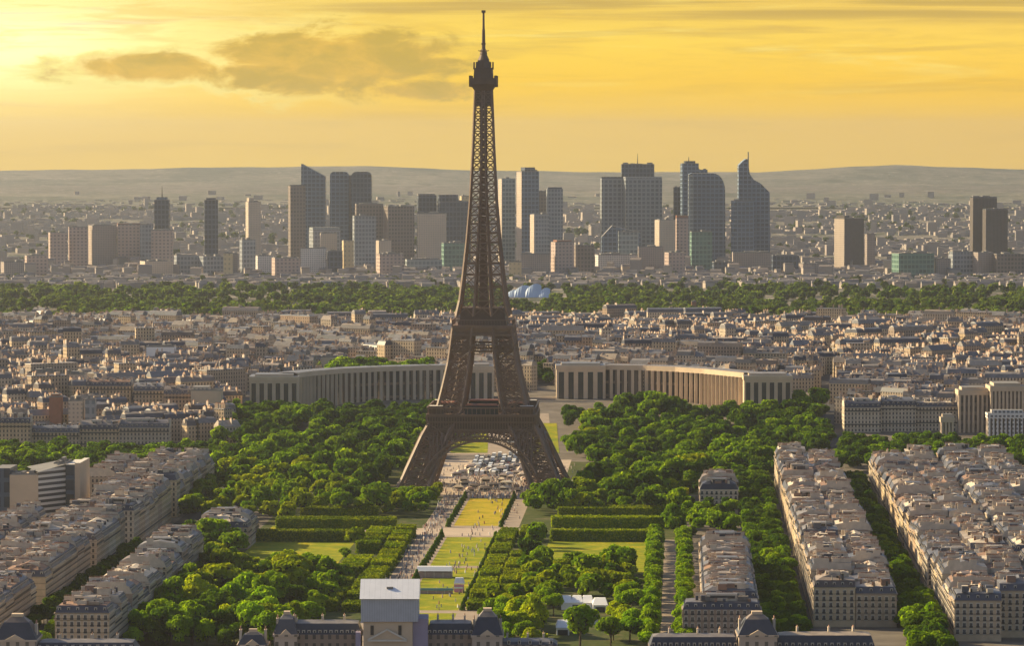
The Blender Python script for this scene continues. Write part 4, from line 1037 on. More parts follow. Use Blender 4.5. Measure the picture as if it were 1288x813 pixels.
wing('w', 344, 454, 783, 799, 'dark slate wing with a row of dormers, left of the wrapped dome', M_SCH, 16)
wing('w', 537, 596, 783, 799, 'dark slate wing with dormers, right of the wrapped dome', M_SCH, 9)
wing('w', 620, 700, 806, 812, 'low grey roofed wing right of the slate pavilion, by the white tents', M_SCH, 6)
wing('w', 818, 929, 800, 815, 'long dark slate wing on the right, left of the stone pavilion', M_SCH, 15)
wing('w', 977, 1100, 798, 815, 'long dark slate wing on the right, right of the stone pavilion', M_SCH, 15)
wing('w', 44, 170, 807, 818, 'low slate roof ridge at the bottom left beside the blue pavilion', M_SCH, 12)
def pavil(px0, px1, ytop, yeave, label, dep=20, m=M_SLATER):
    x0, x1 = Xat(px0, YM, 24), Xat(px1, YM, 24); zt, ze = Zat(ytop, YM-4), Zat(yeave, YM-4); hw = (x1-x0)/2
    root = empty('school_pavilion', ((x0+x1)/2, YM-4, 0), 0, label, 'building', 'slate pavilions along the bottom edge')
    mb = MB(); mb.box(-hw, hw, 0, dep, 0, ze); mb.box(-hw-.6, hw+.6, -.6, dep+.6, ze-.9, ze, bottom=True); mb.build('wall', facade('pavwall', (.48, .38, .30), (.06, .055, .05), 4.2, 5.5, (.32, .68), (.2, .8), .85), root)
    rm = MB(); rm.frus(-hw-.3, hw+.3, -.3, dep+.3, ze+.01, ze+(zt-ze)*.75, hw*.42, dep*.3); rm.frus(-hw*.58, hw*.58, dep*.3, dep*.7, ze+(zt-ze)*.75, zt, hw*.3, dep*.12, 1); rf = rm.build('roof', [m, M_ZINC], root)
    for sx in (-1, 1): inst('chimney', STACKS[2], rf, (sx*(hw-.8), dep*.5, ze), math.pi/2, (1.2, 1.2, 1.8))
    cm = MB(); cm.box(-hw*.28, hw*.28, dep*.4, dep*.6, zt-.2, zt+1.1); cm.build('roof_crest', FC['stone'], rf)
    g = MB(); g.face([(-hw*.5, -.7, ze), (hw*.5, -.7, ze), (0, -.7, ze+2.4)]); g.face([(-hw*.5, .3, ze), (-hw*.5, -.7, ze), (0, -.7, ze+2.4), (0, .3, ze+2.4)]); g.face([(hw*.5, -.7, ze), (hw*.5, .3, ze), (0, .3, ze+2.4), (0, -.7, ze+2.4)]); g.build('gable', FC['stone'], rf)
pavil(929, 977, 776, 800, 'stone pavilion with a steep blue slate roof on the right of the bottom edge')
pavil(-6, 46, 779, 806, 'stone pavilion with a blue slate roof in the bottom left corner')
pavil(346, 374, 776, 799, 'small slate pavilion left end of the wing left of the wrapped dome')
pavil(594, 632, 772, 800, 'dark slate pavilion at the right end of the wing beside the wrapped dome')
pavil(300, 336, 797, 812, 'small pale stone lodge between the park trees and the slate wing', 12)
# the central dome wrapped in white sheeting
dm = empty('wrapped_dome', (Xat(490, YM-6), YM-6, 0), 0, 'central pavilion boxed in white scaffold sheeting above a stone pediment', 'building')
D = lambda px: Xat(px, YM-6, 28)-Xat(490, YM-6, 28); Zm = lambda r: Zat(r, YM-6)
def sheetmat(t):
    uu, vv, vert = wall_uv(t); n = t.noise(pos(t), .3, 3); f = t.m('FRACT', t.m('DIVIDE', uu, 1.05)); k = t.m('ADD', t.m('MULTIPLY', t.m('LESS_THAN', f, .3), -.14), t.m('MULTIPLY_ADD', n, .3, .82))
    return bsdf(t, t.mix(1.0, (.42, .44, .48), t.xyz(k, k, k), 'MULTIPLY'), .6, .25)
mb = MB(); mb.box(D(454), D(526), 0, 24, Zm(783), Zm(755)); mb.build('scaffold_sheeting', mat('corrugated_sheet', sheetmat), dm)
def roofsheet(t):
    s = t.node('ShaderNodeSeparateXYZ'); t.l.new(pos(t), s.inputs[0]); f = t.m('FRACT', t.m('DIVIDE', s.outputs[0], 2.4)); n = t.noise(pos(t), .25, 4)
    k = t.m('ADD', t.m('MULTIPLY', t.m('LESS_THAN', f, .08), -.12), t.m('MULTIPLY_ADD', n, .25, .85)); return bsdf(t, t.mix(1.0, (.74, .74, .77), t.xyz(k, k, k), 'MULTIPLY'), .5, .3)
mb = MB(); zr, ze = Zm(731)-.6, Zm(754); x0, x1 = D(452.5), D(527.5)
mb.face([(x0, -1, ze), (x1, -1, ze), (x1, 12, zr), (x0, 12, zr)]); mb.face([(x1, 25, ze), (x0, 25, ze), (x0, 12, zr), (x1, 12, zr)]); mb.face([(x0, 25, ze), (x0, -1, ze), (x0, 12, zr)]); mb.face([(x1, -1, ze), (x1, 25, ze), (x1, 12, zr)])
rfo = mb.build('sheet_roof', mat('roof_sheet', roofsheet), dm)
mb = MB(); mb.box(D(486), D(494), 5.2, 6.6, ze+(zr-ze)*.5, ze+(zr-ze)*.5+.9); mb.build('hatch', M_PLANT, rfo)
mb = MB(); mb.box(D(457), D(518.8), 1, 22, 0, Zm(783)-.02); mb.build('stone_front', FC['stone'], dm)
mb = MB(); a, b, c_ = D(464), D(510), D(487); zz = Zm(806)
mb.face([(a, .4, zz), (b, .4, zz), (c_, .4, Zm(794))]); mb.beam((a-.5, .2, zz), (c_, .2, Zm(793)), .7, 1); mb.beam((b+.5, .2, zz), (c_, .2, Zm(793)), .7, 1); mb.beam((a-.6, .2, zz-.3), (b+.6, .2, zz-.3), .7, 1)
mb.build('pediment', [FC['stone'], M_TRIM], dm)
for px in (468, 503):
    mb = MB(); mb.box(D(px-2), D(px+2), .7, .98, Zm(800), Zm(788)); mb.build('window', M_GLASS, dm)
mb = MB(); mb.box(D(519), D(538), 3, 20, 0, Zm(780)); mb.build('side_sheeting', plain('mauve_sheet', (.30, .26, .36), .7, .15, .2), dm)
mb = MB(); mb.box(D(447), D(453.5), 2, 18, 0, Zm(797)); mb.build('side_sheeting', plain('mauve_sheet', (.30, .26, .36), .7, .15, .2), dm)

# ------------------------------------------------------------------ things in the park
def canopy(px0, px1, yt, yb, label, m, dep=8):
    b = P((px0+px1)/2, yb); x0, x1 = Xat(px0, b.y, 5)-b.x, Xat(px1, b.y, 5)-b.x; h = Zat(yt, b.y)
    root = empty('event_canopy', b, -PHI, label, 'canopy', 'event canopies on the lawns')
    r = MB(); r.frus(x0, x1, 0, dep, h*.62, h, .6, dep*.3); r.build('roof', m, root)
    f = MB(); f.box(x0+.3, x1-.3, .3, dep-.3, 0, h*.5); f.build('front_panel', plain('stage_panel', (.40, .28, .26), .7, .3, .5), root)
    n = max(2, int((x1-x0)/4))
    for i in range(n+1):
        p = MB(); a = x0+.2+(x1-x0-.4)*i/n; p.box(a-.12, a+.12, -.1, .14, 0, h*.62); p.build('post', M_TRIM, root)
canopy(523, 569, 714, 728, 'long white event canopy across the middle lawn', FC['white_plain'])
canopy(571, 584, 728, 746, 'small white canopy with a pink banner at the right of the lawn', FC['white_plain'], 5)
canopy(527, 570, 741, 748, 'low teal barrier stage across the lawn below the white canopy', plain('teal_sheet', (.10, .20, .18), .7), 3)
bnr = empty('pink_banner', P(577, 746)+Vector((0, -1.5, 0)), -PHI, 'pink and white banner panel standing before the small white canopy', 'banner')
mb = MB(); mb.box(-2.4, 2.4, -.1, .1, .4, 4.4); mb.build('panel', plain('pink_panel', (.62, .26, .38), .6, .2, .6), bnr); mb = MB(); mb.box(-2.3, 2.3, -.2, -.12, 2.2, 3.0); mb.build('white_strip', FC['white_plain'], bnr)
def marquee(px0, px1, yt, yb, label, nb):
    b = P((px0+px1)/2, yb); x0, x1 = Xat(px0, b.y, 5)-b.x, Xat(px1, b.y, 5)-b.x; h = Zat(yt, b.y)
    h = min(h, 6.5); root = empty('white_marquee', b, 0, label, 'tent', 'white tents among the park trees')
    w_ = MB(); w_.box(x0, x1, 0, 14, 0, h*.55); w_.build('wall', FC['white_plain'], root)
    for i in range(nb):
        a, c = x0+(x1-x0)*i/nb, x0+(x1-x0)*(i+1)/nb; r = MB(); r.frus(a-.3, c+.3, -.5, 14.5, h*.551, h, (c-a)*.16, 6.2); r.build('roof', FC['white_plain'], root)
    d_ = MB(); m_ = (x0+x1)/2; d_.box(m_-2.4, m_+2.4, -.15, -.02, 0, h*.4); d_.build('doorway', M_GLASS, root)
marquee(706, 746, 742, 768, 'long white marquee with a dark doorway among the right park trees', 3)
marquee(746, 764, 744, 771, 'small peaked white tent right of the long marquee', 1)
marquee(721, 752, 766, 786, 'low white tent in front of the long marquee', 2)
marquee(700, 716, 772, 800, 'grey-white tent lowest of the park tents, beside the dark trees', 1)
# market booths and kiosks below the tower
rr = random.Random(5); KM = []
cols = [(.62, .52, .40), (.70, .66, .60), (.48, .38, .30), (.36, .30, .27), (.60, .40, .28)]
for k, c in enumerate(cols):
    mb = MB(); mb.box(-2.2, 2.2, -1.6, 1.6, 0, 2.4, 0); mb.frus(-2.7, 2.7, -2.1, 2.1, 2.4, 3.5, 1.4, 1.2, 1); mb.box(-1.8, 1.8, -1.66, -1.6, 1.0, 2.1, 2)
    KM.append(mb.mesh('kiosk', [M_TRIM, plain('awning%d' % k, c, .8, .2, .5), M_GLASS]))
word = ['cream', 'white', 'tan', 'grey', 'orange']
for i in range(64):
    s_ = rr.uniform(-42, 190); tt_ = rr.uniform(-26, 40)
    k = rr.randint(0, 4); o = inst('market_booth', KM[k], None, PF(s_, tt_, .02), rr.uniform(-.3, .3), (rr.uniform(.8, 1.6), rr.uniform(.8, 1.4), rr.uniform(.8, 1.2)))
    tag(o, f'{word[k]} roofed booth in the crowded square between the tower legs', 'booth', f'{word[k]} booths below the tower')
# vehicles on the bridge
def car_mesh(c, bus):
    mb = MB(); L, W_, H_ = (11, 2.6, 3.2) if bus else (4.4, 1.8, .8)
    mb.box(-W_/2, W_/2, -L/2, L/2, .35, H_ if bus else .9, 0)
    if bus: mb.box(-W_/2-.02, W_/2+.02, -L/2+.4, L/2-.4, 1.5, 2.5, 1)
    else: mb.frus(-W_/2+.08, W_/2-.08, -L/2+.7, L/2-1.1, .9, 1.5, .2, .5, 1, 0)
    for sx in (-1, 1):
        for y in (-L*.3, L*.3): mb.box(sx*W_/2-.15, sx*W_/2+.15, y-.35, y+.35, 0, .7, 2)
    return mb.mesh('bus' if bus else 'car', [plain('paint%02d' % int(c[0]*90+c[2]*9), c, .35, .1, .5, .5), M_GLASS, M_RAIL])
CARS = [(car_mesh(c, b), n, b) for c, n, b in (((.75, .74, .72), 'white', 0), ((.30, .30, .31), 'grey', 0), ((.05, .05, .055), 'black', 0), ((.40, .06, .05), 'red', 0), ((.74, .70, .62), 'cream', 1), ((.62, .64, .66), 'silver', 1))]
for lane in range(8):
    y = 2802+rr.uniform(0, 8)
    while y < 2982:
        me, n, bus = rr.choice(CARS); q = (y-2800)/185; cx = c0+(c1-c0)*q
        if rr.random() < .8:
            o = inst('bus' if bus else 'car', me, None, (cx-14+lane*4, y, .07), -.05)
            tag(o, f'{n} {"coach" if bus else "car"} in the dense lanes on the bridge behind the tower', 'bus' if bus else 'car', f'{n} {"coaches" if bus else "cars"} on the bridge')
        y += (13 if bus else 7.5)+rr.uniform(0, 5)
crowd = []
for _ in range(1500):
    s_, tt_ = rr.uniform(-62, 210), rr.gauss(8, 20); p = PF(s_, tt_); crowd.append((p.x, p.y, 0, rr.uniform(1.55, 1.85), .6, .5, .08, rr.uniform(0, 3)))
for _ in range(650):
    s_, tt_ = rr.uniform(-690, -60), rr.choice((-18, -18, -17, -19, 23, 10))+rr.gauss(0, 3.4); p = PF(s_, tt_); crowd.append((p.x, p.y, 0, rr.uniform(1.55, 1.85), .6, .5, .08, rr.uniform(0, 3)))
V, Fq, Mi = join([(crowd, 0)])
tag(inst('crowd', np_mesh('crowd', V, Fq, [mat('crowd', lambda t: bsdf(t, t.ramp(rnd_isl(t), [(0, (.05, .05, .07)), (.3, (.5, .45, .4)), (.5, (.25, .1, .08)), (.7, (.7, .68, .64)), (.85, (.12, .16, .25)), (1, (.45, .3, .2))]), .9))])), 'tiny crowd of visitors on the square and paths below the tower', 'crowd', kind='stuff')

#@@TREES
# ------------------------------------------------------------------ trees
def leaf_quads(rng, pts, nrm, size, jit=.42):
    n = len(pts); nn = nrm+rng.normal(0, jit, (n, 3)); nn /= np.linalg.norm(nn, axis=1)[:, None]+1e-9
    a = np.cross(nn, rng.normal(0, 1, (n, 3))); a /= np.linalg.norm(a, axis=1)[:, None]+1e-9; b = np.cross(nn, a)
    sz = (size*rng.uniform(.55, 1.3, n))[:, None]; a = a*sz*.5; b = b*sz*.5*rng.uniform(.6, 1.1, n)[:, None]
    V = np.stack([pts-a-b, pts+a-b*.7, pts+a*.8+b, pts-a*.9+b*.9], 1).reshape(-1, 3)
    return V, np.arange(4*n).reshape(-1, 4)
def crown_arrays(seed, Rr, H, nq, size, flat=1.0, core=True):
    """many leaf clumps spread through several uneven lobes"""
    rng = np.random.default_rng(seed); L = rng.integers(7, 10); cs = []; rs = []
    for i in range(L):
        a = rng.uniform(0, 2*math.pi); q = rng.uniform(.15, .68)*Rr; z = H*(.34+.5*rng.random()*(1-.45*q/Rr))
        cs.append((q*math.cos(a), q*math.sin(a), z)); rs.append(Rr*rng.uniform(.34, .52))
    cs.append((0, 0, H*.55)); rs.append(Rr*.6)
    cs, rs = np.array(cs), np.array(rs); w_ = rs**2/np.sum(rs**2); idx = rng.choice(len(rs), nq, p=w_)
    d = rng.normal(0, 1, (nq, 3)); d /= np.linalg.norm(d, axis=1)[:, None]; d[:, 2] = np.where(d[:, 2] < -.35, -d[:, 2], d[:, 2])
    rad = rs[idx]*rng.uniform(.82, 1.1, nq); p = cs[idx]+d*rad[:, None]*np.array([1, 1, .82*flat])
    V, Fq = leaf_quads(rng, p, d, size); Mi = np.zeros(len(Fq), int)
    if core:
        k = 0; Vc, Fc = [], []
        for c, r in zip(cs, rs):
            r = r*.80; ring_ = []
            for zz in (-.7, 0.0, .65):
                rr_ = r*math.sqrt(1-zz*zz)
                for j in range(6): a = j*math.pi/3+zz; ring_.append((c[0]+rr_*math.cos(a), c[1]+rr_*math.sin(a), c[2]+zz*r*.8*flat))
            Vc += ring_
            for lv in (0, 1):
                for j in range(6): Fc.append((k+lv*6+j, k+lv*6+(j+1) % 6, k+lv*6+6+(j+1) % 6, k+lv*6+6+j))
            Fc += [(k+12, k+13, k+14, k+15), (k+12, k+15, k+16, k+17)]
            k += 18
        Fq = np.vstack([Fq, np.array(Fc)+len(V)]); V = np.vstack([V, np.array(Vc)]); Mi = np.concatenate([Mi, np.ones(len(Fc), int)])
    return V, Fq, Mi
def trunk_mesh(H):
    mb = MB(); mb.cyl(0, 0, -.3, H*.34, .42, .28, 7, cap=False)
    for a in (0.3, 2.3, 4.4): mb.beam((0, 0, H*.3), (1.7*math.cos(a), 1.7*math.sin(a), H*.55), .24)
    mb.beam((0, 0, H*.3), (0, .2, H*.68), .26); return mb.mesh('trunk', [M_BARK])
CROWNS = {}
for kind, lm in (('green', M_LEAF), ('yellow', M_LEAFY), ('dark', M_LEAFD)):
    CROWNS[kind] = []
    for i in range(5):
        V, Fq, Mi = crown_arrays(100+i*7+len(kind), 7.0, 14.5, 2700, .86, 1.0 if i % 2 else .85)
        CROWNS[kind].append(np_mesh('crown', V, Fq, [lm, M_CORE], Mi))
TRUNK = trunk_mesh(14.0)
SPOTS = []      # (x, y, z, scale, kind, label, group)
rr = random.Random(21); GRID = {}
def free(x, y, d):
    i, j = int(x//12), int(y//12)
    for a in (-1, 0, 1):
        for b in (-1, 0, 1):
            for (px, py) in GRID.get((i+a, j+b), ()):
                if (px-x)**2+(py-y)**2 < d*d: return False
    return True
def put_tree(x, y, sc, kind, label, group, d=8.5):
    if not in_view((x, y), 30) or not free(x, y, d): return False
    GRID.setdefault((int(x//12), int(y//12)), []).append((x, y)); SPOTS.append((x, y, gz(y), sc, kind, label, group)); return True
def zone(s0, s1, t0, t1, n, label, group, kinds=('green',), sc=(.75, 1.25), d=10.2, skip=None):
    for _ in range(n):
        s_, t_ = rr.uniform(s0, s1), rr.uniform(t0, t1); p = PF(s_, t_)
        if skip and skip(s_, t_, p): continue
        put_tree(p.x, p.y, rr.uniform(*sc)*rr.choice((.72, .9, 1, 1.12, 1.28)), rr.choice(kinds), label, group, d)
def line(s0, s1, t_, step, label, group, kinds=('green',), sc=(.7, .85), jit=1.0):
    s_ = s0; i = 0
    while s_ < s1:
        p = PF(s_+rr.uniform(-jit, jit), t_+rr.uniform(-jit, jit)*.6)
        if put_tree(p.x, p.y, rr.uniform(*sc), rr.choice(kinds), label.replace('{n}', nth(i)), group, 4.5): i += 1
        s_ += step
# avenue lines first
line(-845, -335, 117.5, 9, 'rounded tree, {n} from the near end, left line along the straight park path', 'trees in two lines along the park path')
line(-845, -335, 134, 9, 'rounded tree, {n} from the near end, right line along the straight park path', 'trees in two lines along the park path')
for t_, nm in ((173, 'left'), (180, 'middle'), (187, 'right')):
    line(-820, 40, t_, 9, f'street tree, {{n}} from near end, {nm} line of avenue left of the long block', 'street trees left of the long block', ('dark', 'dark', 'green'), (.68, .98))
for t_, nm in ((240.5, 'left'), (246, 'middle'), (251, 'right')):
    line(-880, 40, t_, 9, f'street tree, {{n}} from near end, {nm} line of avenue right of the long block', 'street trees right of the long block', ('dark', 'dark', 'green'), (.68, .98))
line(-880, -420, -158, 11, 'street tree, {n} from near end, inner line of the shaded avenue on the left', 'street trees on the left avenue', ('dark', 'green'), (.65, .85))
line(-880, -420, -176, 12, 'street tree, {n} from the near end of the shaded avenue on the left', 'street trees on the left avenue', ('dark',), (.65, .8))
bl = lambda s, t, p: (-540 < s < -250 and -116 < t < -55 and True) or (-265 < s < -200 and -102 < t < -52) or (-400 < s < -325 and -149 < t < -112)
br = lambda s, t, p: (-505 < s < -256 and 50 < t < 114 and True) or (-254 < s < -190 and 50 < t < 126) or (-760 < s < -640 and 33 < t < 72 and False)
tents = [(735, 762), (735, 775), (710, 785)]
def tz(s, t, p): return any(abs(p.x-P(a, b).x) < 15 and -92 < p.y-P(a, b).y < 26 for a, b in tents)
zone(-425, -160, -300, -226, 26, 'street tree around the striped office slab', 'trees by the striped office', ('dark', 'green'), (.5, .7), 9, lambda s, t, p: -265 < s < -165)
zone(-700, -575, -112, -62, 60, 'yellow-green spreading tree in the bright clump on the left of the lawns', 'bright trees left of the lawns', ('yellow',), (1.0, 1.35), 8)
zone(-860, -700, -112, -46, 150, 'rounded green tree at the near left corner of the park, behind the slate roofs', 'trees in the near left corner of the park', ('green', 'yellow', 'green', 'dark'), (.8, 1.3), 8)
zone(-860, -540, -124, -108, 110, 'dark green tree along the foot of the pale stone strip on the left', 'trees beside the low stone strip', ('dark', 'green'), (.85, 1.15), 8)
zone(-575, -355, -150, -54, 330, 'green tree in the thick wood between the left houses and clipped hedges', 'trees in the left park wood', ('green', 'yellow', 'green', 'dark'), (.8, 1.3), 9.6, bl)
zone(-700, -575, -62, -44, 40, 'green tree between the bright clump and the clipped hedges', 'trees beside the left hedges', ('green',), (.7, .95), 8)
zone(-845, -660, 56, 112, 170, 'leafy green tree around the white tents in the right of the park', 'trees around the white tents', ('green', 'yellow', 'green'), (.8, 1.2), 9.6, tz)
zone(-845, -560, 108, 113, 20, 'green tree beside the straight park path, inner side', 'trees inside the park path', ('green',), (.7, .9), 8)
zone(-845, -660, 40, 56, 40, 'green tree between the right hedges and the white tents', 'trees beside the right hedges', ('green', 'yellow'), (.7, 1.0), 9, tz)
zone(-660, -345, 48, 112, 330, 'green tree in the thick wood between right hedges and the straight path', 'trees in the right park wood', ('green', 'yellow', 'dark', 'yellow', 'green'), (.75, 1.15), 9.6, br)
zone(-545, -340, 138, 172, 60, 'dark tree between the short block and the avenue on the right', 'trees north of the short right block', ('dark', 'green'), (.8, 1.1), 9.6, lambda s, t, p: 141 < t < 169)
zone(-335, -180, 126, 192, 200, 'green tree around the small tree-ringed block on the right', 'trees around the small right block', ('green', 'dark'), (.8, 1.2), 9.8, lambda s, t, p: -178 < s < -60 and 138 < t < 172)
legs = lambda s, t, p: (abs(t) < 70 and abs(s) < 70) or (abs(t) < 44) or (-178 < s < -84 and 138 < t < 172)
zone(-250, 60, -178, -58, 420, 'green tree in the wood left of the tower foot', 'trees left of the tower foot', ('green', 'yellow', 'dark', 'yellow', 'green'), (.8, 1.3), 9.8, lambda s, t, p: legs(s, t, p) or bl(s, t, p))
zone(-190, 60, 48, 192, 480, 'green tree in the wood right of the tower foot', 'trees right of the tower foot', ('green', 'yellow', 'green', 'dark'), (.8, 1.3), 9.8, legs)
zone(-190, -64, -56, -26, 60, 'small round tree between the clipped hedges and the left tower foot', 'trees before the left tower foot', ('green', 'yellow'), (.6, .85), 8)
zone(-185, -64, 36, 60, 50, 'small round tree between the lawns and the right tower foot', 'trees before the right tower foot', ('green',), (.6, .9), 8)
zone(-120, 40, -70, -24, 16, 'small clipped tree just before the left tower foot', 'small trees before the left tower foot', ('yellow', 'green'), (.5, .7), 9.6, lambda s, t, p: s > -66)
zone(60, 230, -200, -60, 300, 'tree on the river bank left of the tower', 'quay trees left of the tower', ('green', 'dark'), (.9, 1.3), 9)
zone(60, 230, 70, 215, 330, 'tree on the river bank right of the tower', 'quay trees right of the tower', ('green', 'dark'), (.9, 1.3), 9)
# far quays and hillside gardens
def pxzone(px0, px1, Y0, Y1, n, label, group, kinds, sc=(.9, 1.35), d=9, skip=None):
    for _ in range(n):
        Y = rr.uniform(Y0, Y1); x = Xat(rr.uniform(px0, px1), Y, 5)
        if skip and skip(644+x/Y*F, Y): continue
        put_tree(x, Y, rr.uniform(*sc), rr.choice(kinds), label, group, d)
gap = lambda px, Y: (545 < px < 700) or (px > 1028 and px < 1058)
pxzone(270, 1040, 2920, 3190, 900, 'tree in the hillside garden below the palace', 'trees in the palace gardens', ('green', 'dark', 'dark'), (.9, 1.45), 9, lambda px, Y: (548 < px < (712 if Y > 2960 else 724)) or (px < 310 and Y < 3000) or Y > (3175 if px < 400 or px > 930 else 3190))
pxzone(505, 555, 3010, 3190, 60, 'tree in the hillside garden below the palace', 'trees in the palace gardens', ('dark',), (1.0, 1.5), 9)
pxzone(400, 560, 3120, 3195, 60, 'tree close before the left palace colonnade', 'trees before the palace colonnade', ('dark',), (1.1, 1.5), 8)
pxzone(775, 850, 3160, 3210, 40, 'tree close before the right palace colonnade', 'trees before the palace colonnade', ('green', 'dark'), (1.5, 1.8), 8)
pxzone(296, 384, 3135, 3190, 60, 'tree close before the left palace pavilion', 'trees before the palace colonnade', ('dark', 'green'), (1.15, 1.5), 8)
pxzone(925, 1004, 3135, 3188, 60, 'tree close before the right palace pavilion', 'trees before the palace colonnade', ('green', 'dark'), (1.15, 1.5), 8)
pxzone(735, 760, 3020, 3180, 20, 'yellow tree beside the terrace steps', 'trees in the palace gardens', ('yellow',), (.9, 1.3), 8)
pxzone(860, 930, 3150, 3190, 30, 'tree close before the right palace colonnade', 'trees before the palace colonnade', ('dark',), (1.0, 1.3), 8)
pxzone(1055, 1300, 2820, 3010, 420, 'dark tree along the right bank quay', 'dark trees on the right quay', ('dark', 'dark', 'green'), (.9, 1.3), 9)
pxzone(1000, 1032, 2980, 3260, 90, 'dark tree left of the climbing avenue', 'trees by the climbing avenue', ('dark', 'green'), (1., 1.5), 9)
pxzone(-10, 290, 2730, 2960, 420, 'tree along the left bank quay', 'trees on the left quay', ('dark', 'green', 'dark'), (.9, 1.3), 9)
pxzone(418, 538, 3440, 3520, 140, 'tree on the green terrace behind the left palace wing', 'trees behind the palace', ('dark', 'green'), (1.5, 1.9), 9)
pxzone(655, 702, 3480, 3620, 60, 'tree in the gap between palace wings', 'trees behind the palace', ('dark',), (.8, 1.1), 8)
pxzone(280, 316, 3080, 3230, 40, 'tree left of the palace', 'trees left of the palace', ('green', 'dark'), (1, 1.4), 9)
SPOTS.sort(key=lambda a: a[1])
NEAR = SPOTS[:300]; FAR = SPOTS[300:]
for x, y, z, sc, kind, label, group in NEAR:
    o = empty('park_tree', (x, y, z), rr.uniform(0, 6.28), label, 'tree', group); k = sc
    inst('trunk', TRUNK, o, sc=(k, k, k*.92)); inst('crown', rr.choice(CROWNS[kind]), o, sc=(k*rr.uniform(.82, 1.15), k*rr.uniform(.82, 1.15), k*rr.uniform(.78, 1.28)))
print('TREES', len(SPOTS), 'APT', N_APT[0])
def forest(name, spots, nq, size, label, kinds, mats=(M_LEAF, M_LEAFY, M_LEAFD)):
    rng = np.random.default_rng(3); Vs, Fs, Ms, b = [], [], [], 0
    protos = [crown_arrays(400+i, 6.2, 14.0, nq, size) for i in range(6)]
    for x, y, z, sc, kind in spots:
        V, Fq, Mi = protos[rng.integers(6)]; a = rng.uniform(0, 6.28); c, s_ = math.cos(a), math.sin(a); k = sc*rng.uniform(.9, 1.1, 3)
        W = np.empty_like(V); W[:, 0] = x+(V[:, 0]*c-V[:, 1]*s_)*k[0]; W[:, 1] = y+(V[:, 0]*s_+V[:, 1]*c)*k[0]; W[:, 2] = z+V[:, 2]*k[2]
        Vs.append(W); Fs.append(Fq+b); b += len(V); Ms.append(np.where(Mi == 1, 3, kinds.index(kind)))
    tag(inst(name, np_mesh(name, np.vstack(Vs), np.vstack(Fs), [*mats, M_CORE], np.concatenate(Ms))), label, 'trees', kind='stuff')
KD = ['green', 'yellow', 'dark']
forest('park_woods', [(a[0], a[1], a[2], a[3], a[4]) for a in FAR], 760, 1.45, 'mass of green trees around the tower foot, quays and palace gardens', KD)
bois = []
for _ in range(7600):
    Y = 4440+1560*rr.random(); hw = Y*.1275+170; x = rr.uniform(-hw, hw); q = cell(x, Y, 160, 5)
    if Y < 4590+60*cell(x, 0, 90, 1) and rr.random() < .8: continue
    if Y > 5620+240*cell(x, 0, 130, 3) and rr.random() < .7: continue
    if q < -.5 or (5250 < Y < 5500 and cell(x, Y, 260, 2) > .35): continue
    if 634 < 644+x/Y*F < 695 and 5180 < Y < 5760: continue
    bois.append((x, Y, gz(Y)-2, rr.uniform(.8, 1.35), rr.choice(('green', 'dark', 'dark', 'dark', 'yellow') if cell(x, Y, 70, 8) > 0 else ('green', 'green', 'dark'))))
for _ in range(700):
    Y = 6250+1250*rr.random()**2; hw = Y*.1275+50; bois.append((rr.uniform(-hw, hw), Y, gz(Y)-2, rr.uniform(.6, 1.0), 'dark'))
for _ in range(1500):
    Y = 7800+5500*rr.random(); hw = Y*.1275+170; x = rr.uniform(-hw, hw)
    if cell(x, Y, 400, 4) > .1: bois.append((x, Y, gz(Y)-4, rr.uniform(.9, 1.7), 'dark'))
for x, y in SEA_TREES:
    for _ in range(2): bois.append((x+rr.uniform(-9, 9), y+rr.uniform(-8, 8), gz(y)-1, rr.uniform(.7, 1.05), rr.choice(('green', 'dark'))))
forest('far_wood', bois, 110, 3.0, 'wide band of green woodland between the rooftops and the skyline', KD, (M_FARL, M_LEAFD, M_FARD))

# ------------------------------------------------------------------ clipped hedges
def hedge(s0, s1, t0, t1, h, label, group, seed):
    rng = np.random.default_rng(seed); c = PF((s0+s1)/2, (t0+t1)/2); a, b = (t1-t0)/2, (s1-s0)/2
    n = int(min(8000, 3.4*(4*a*b+4*(a+b)*h)/1.1)); pts = []; nr = []
    fa = np.array([4*a*b, 2*a*h, 2*a*h, 2*b*h, 2*b*h]); ch = rng.choice(5, n, p=fa/fa.sum()); r1, r2 = rng.uniform(-1, 1, n), rng.uniform(0, 1, n)
    P_ = np.zeros((n, 3)); N_ = np.zeros((n, 3))
    for k in range(5):
        m = ch == k
        if k == 0: P_[m] = np.stack([r1[m]*a, (r2[m]*2-1)*b, np.full(m.sum(), h)], 1); N_[m] = (0, 0, 1)
        elif k < 3: sg = -1 if k == 1 else 1; P_[m] = np.stack([r1[m]*a, np.full(m.sum(), sg*b), r2[m]*h], 1); N_[m] = (0, sg, 0)
        else: sg = -1 if k == 3 else 1; P_[m] = np.stack([np.full(m.sum(), sg*a), r1[m]*b, r2[m]*h], 1); N_[m] = (sg, 0, 0)
    P_ += rng.normal(0, .26, P_.shape); P_[:, 2] += .5*np.sin(P_[:, 1]*.5+seed); P_[:, 2] = np.maximum(P_[:, 2], .1)
    V, Fq = leaf_quads(rng, P_, N_, .85, .45); Mi = np.zeros(len(Fq), int)
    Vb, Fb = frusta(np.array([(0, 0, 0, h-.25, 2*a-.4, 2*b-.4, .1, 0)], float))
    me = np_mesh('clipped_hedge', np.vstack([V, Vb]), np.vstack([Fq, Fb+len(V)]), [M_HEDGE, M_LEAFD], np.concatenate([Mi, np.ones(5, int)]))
    tag(inst('clipped_hedge', me, None, c, -PHI), label, 'hedge', group)
k = 0
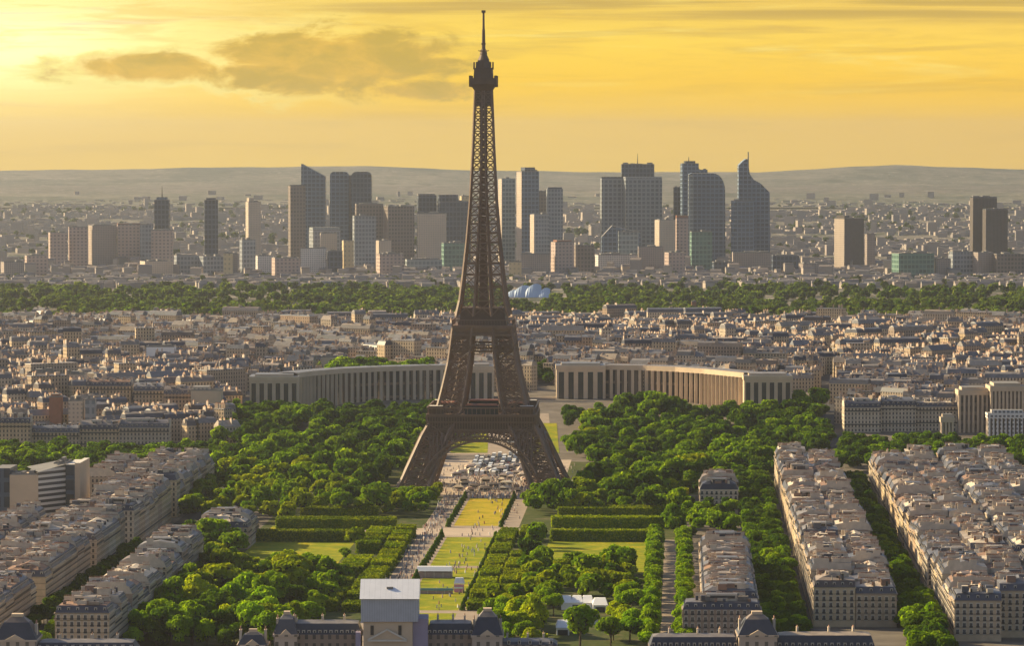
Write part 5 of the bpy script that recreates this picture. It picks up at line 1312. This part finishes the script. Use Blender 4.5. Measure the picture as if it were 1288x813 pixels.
for i in range(13):
    s_ = -700+i*31; k += 1
    hedge(s_, s_+20+rr.uniform(-3, 3), -36, -25.5, rr.uniform(4, 6.8), f'clipped hedge, {nth(i)} from the near end, inner line left of the lawns', 'clipped hedges left of the lawns', k)
    if i not in (4, 8): hedge(s_+3, s_+21+rr.uniform(-4, 3), -52, -39, rr.uniform(3.5, 6.5), f'clipped hedge, {nth(i)} from the near end, outer line left of the lawns', 'clipped hedges left of the lawns', k+100)
for i in range(13):
    s_ = -690+i*31; k += 1
    hedge(s_, s_+18+rr.uniform(-3, 3), 25.5, 35.5, rr.uniform(3.6, 6.4), f'clipped hedge, {nth(i)} from the near end, inner line right of the lawns', 'clipped hedges right of the lawns', k+200)
    if i < 8 or i > 10: hedge(s_+2, s_+20, 38, 46, rr.uniform(3.5, 6.2), f'clipped hedge, {nth(i)} from the near end, outer line right of the lawns', 'clipped hedges right of the lawns', k+300)
for j, (s0, s1, t0, t1, lab) in enumerate(((-276, -262, -112, -40, 'long straight clipped hedge, farther one left of the lawns'), (-352, -342, -116, -58, 'long straight clipped hedge, nearer one left of the lawns'),
        (-262, -250, 54, 128, 'long straight clipped hedge, middle one right of the lawns'), (-342, -334, 56, 122, 'long straight clipped hedge, nearest right of the lawns'), (-196, -186, 56, 132, 'long straight clipped hedge, farthest right of the lawns, before the dark trees'),
        (-204, -196, -104, -56, 'long straight clipped hedge, farthest left of the lawns, before the tower trees'))):
    hedge(s0, s1, t0, t1, 6.5, lab, 'long hedges across the park', 900+j)
# little cone trees beside the lawns
V, Fq, Mi = None, None, None
def cone_mesh():
    rng = np.random.default_rng(8); n = 260; z = rng.uniform(0, 1, n)**1.3; a = rng.uniform(0, 6.28, n); r = 1.5*(1-z*.85)
    d = np.stack([np.cos(a), np.sin(a), np.full(n, .4)], 1); p = np.stack([r*np.cos(a), r*np.sin(a), .3+z*4.4], 1); V, Fq = leaf_quads(rng, p, d, .7)
    return np_mesh('cone_shrub', V, Fq, [M_LEAFD])
CONE = cone_mesh()
for side, t_ in (('left', -9), ('right', 23.2)):
    for i in range(40):
        s_ = -690+i*16
        if -315 < s_ < -262: continue
        k = rr.uniform(.8, 1.15); tag(inst('cone_shrub', CONE, None, PF(s_+rr.uniform(-1, 1), t_, 0), 0, (k, k, k)), f'small dark cone shrub, {nth(i)} from the near end of the {side} lawn edge', 'shrub', f'cone shrubs along the {side} lawn edge')

# ------------------------------------------------------------------ haze
mb = MB(); mb.box(-5900, 5900, -300, 23500, -12, 345, bottom=True)
hz = mb.build('haze', mat('haze_empty', lambda t: bsdf(t, (1, 1, 1))))
hm = bpy.data.materials.new('haze_air'); hm.use_nodes = True; t = NT(hm.node_tree)
pvn = t.node('ShaderNodeVolumePrincipled'); pvn.inputs['Color'].default_value = (.90, .91, .95, 1); pvn.inputs['Density'].default_value = 2.9e-5; pvn.inputs['Anisotropy'].default_value = .76
mo = t.node('ShaderNodeOutputMaterial'); t.l.new(pvn.outputs[0], mo.inputs['Volume'])
hz.data.materials.clear(); hz.data.materials.append(hm); hz['kind'] = 'stuff'; hz['label'] = 'thin golden evening haze over the whole city'
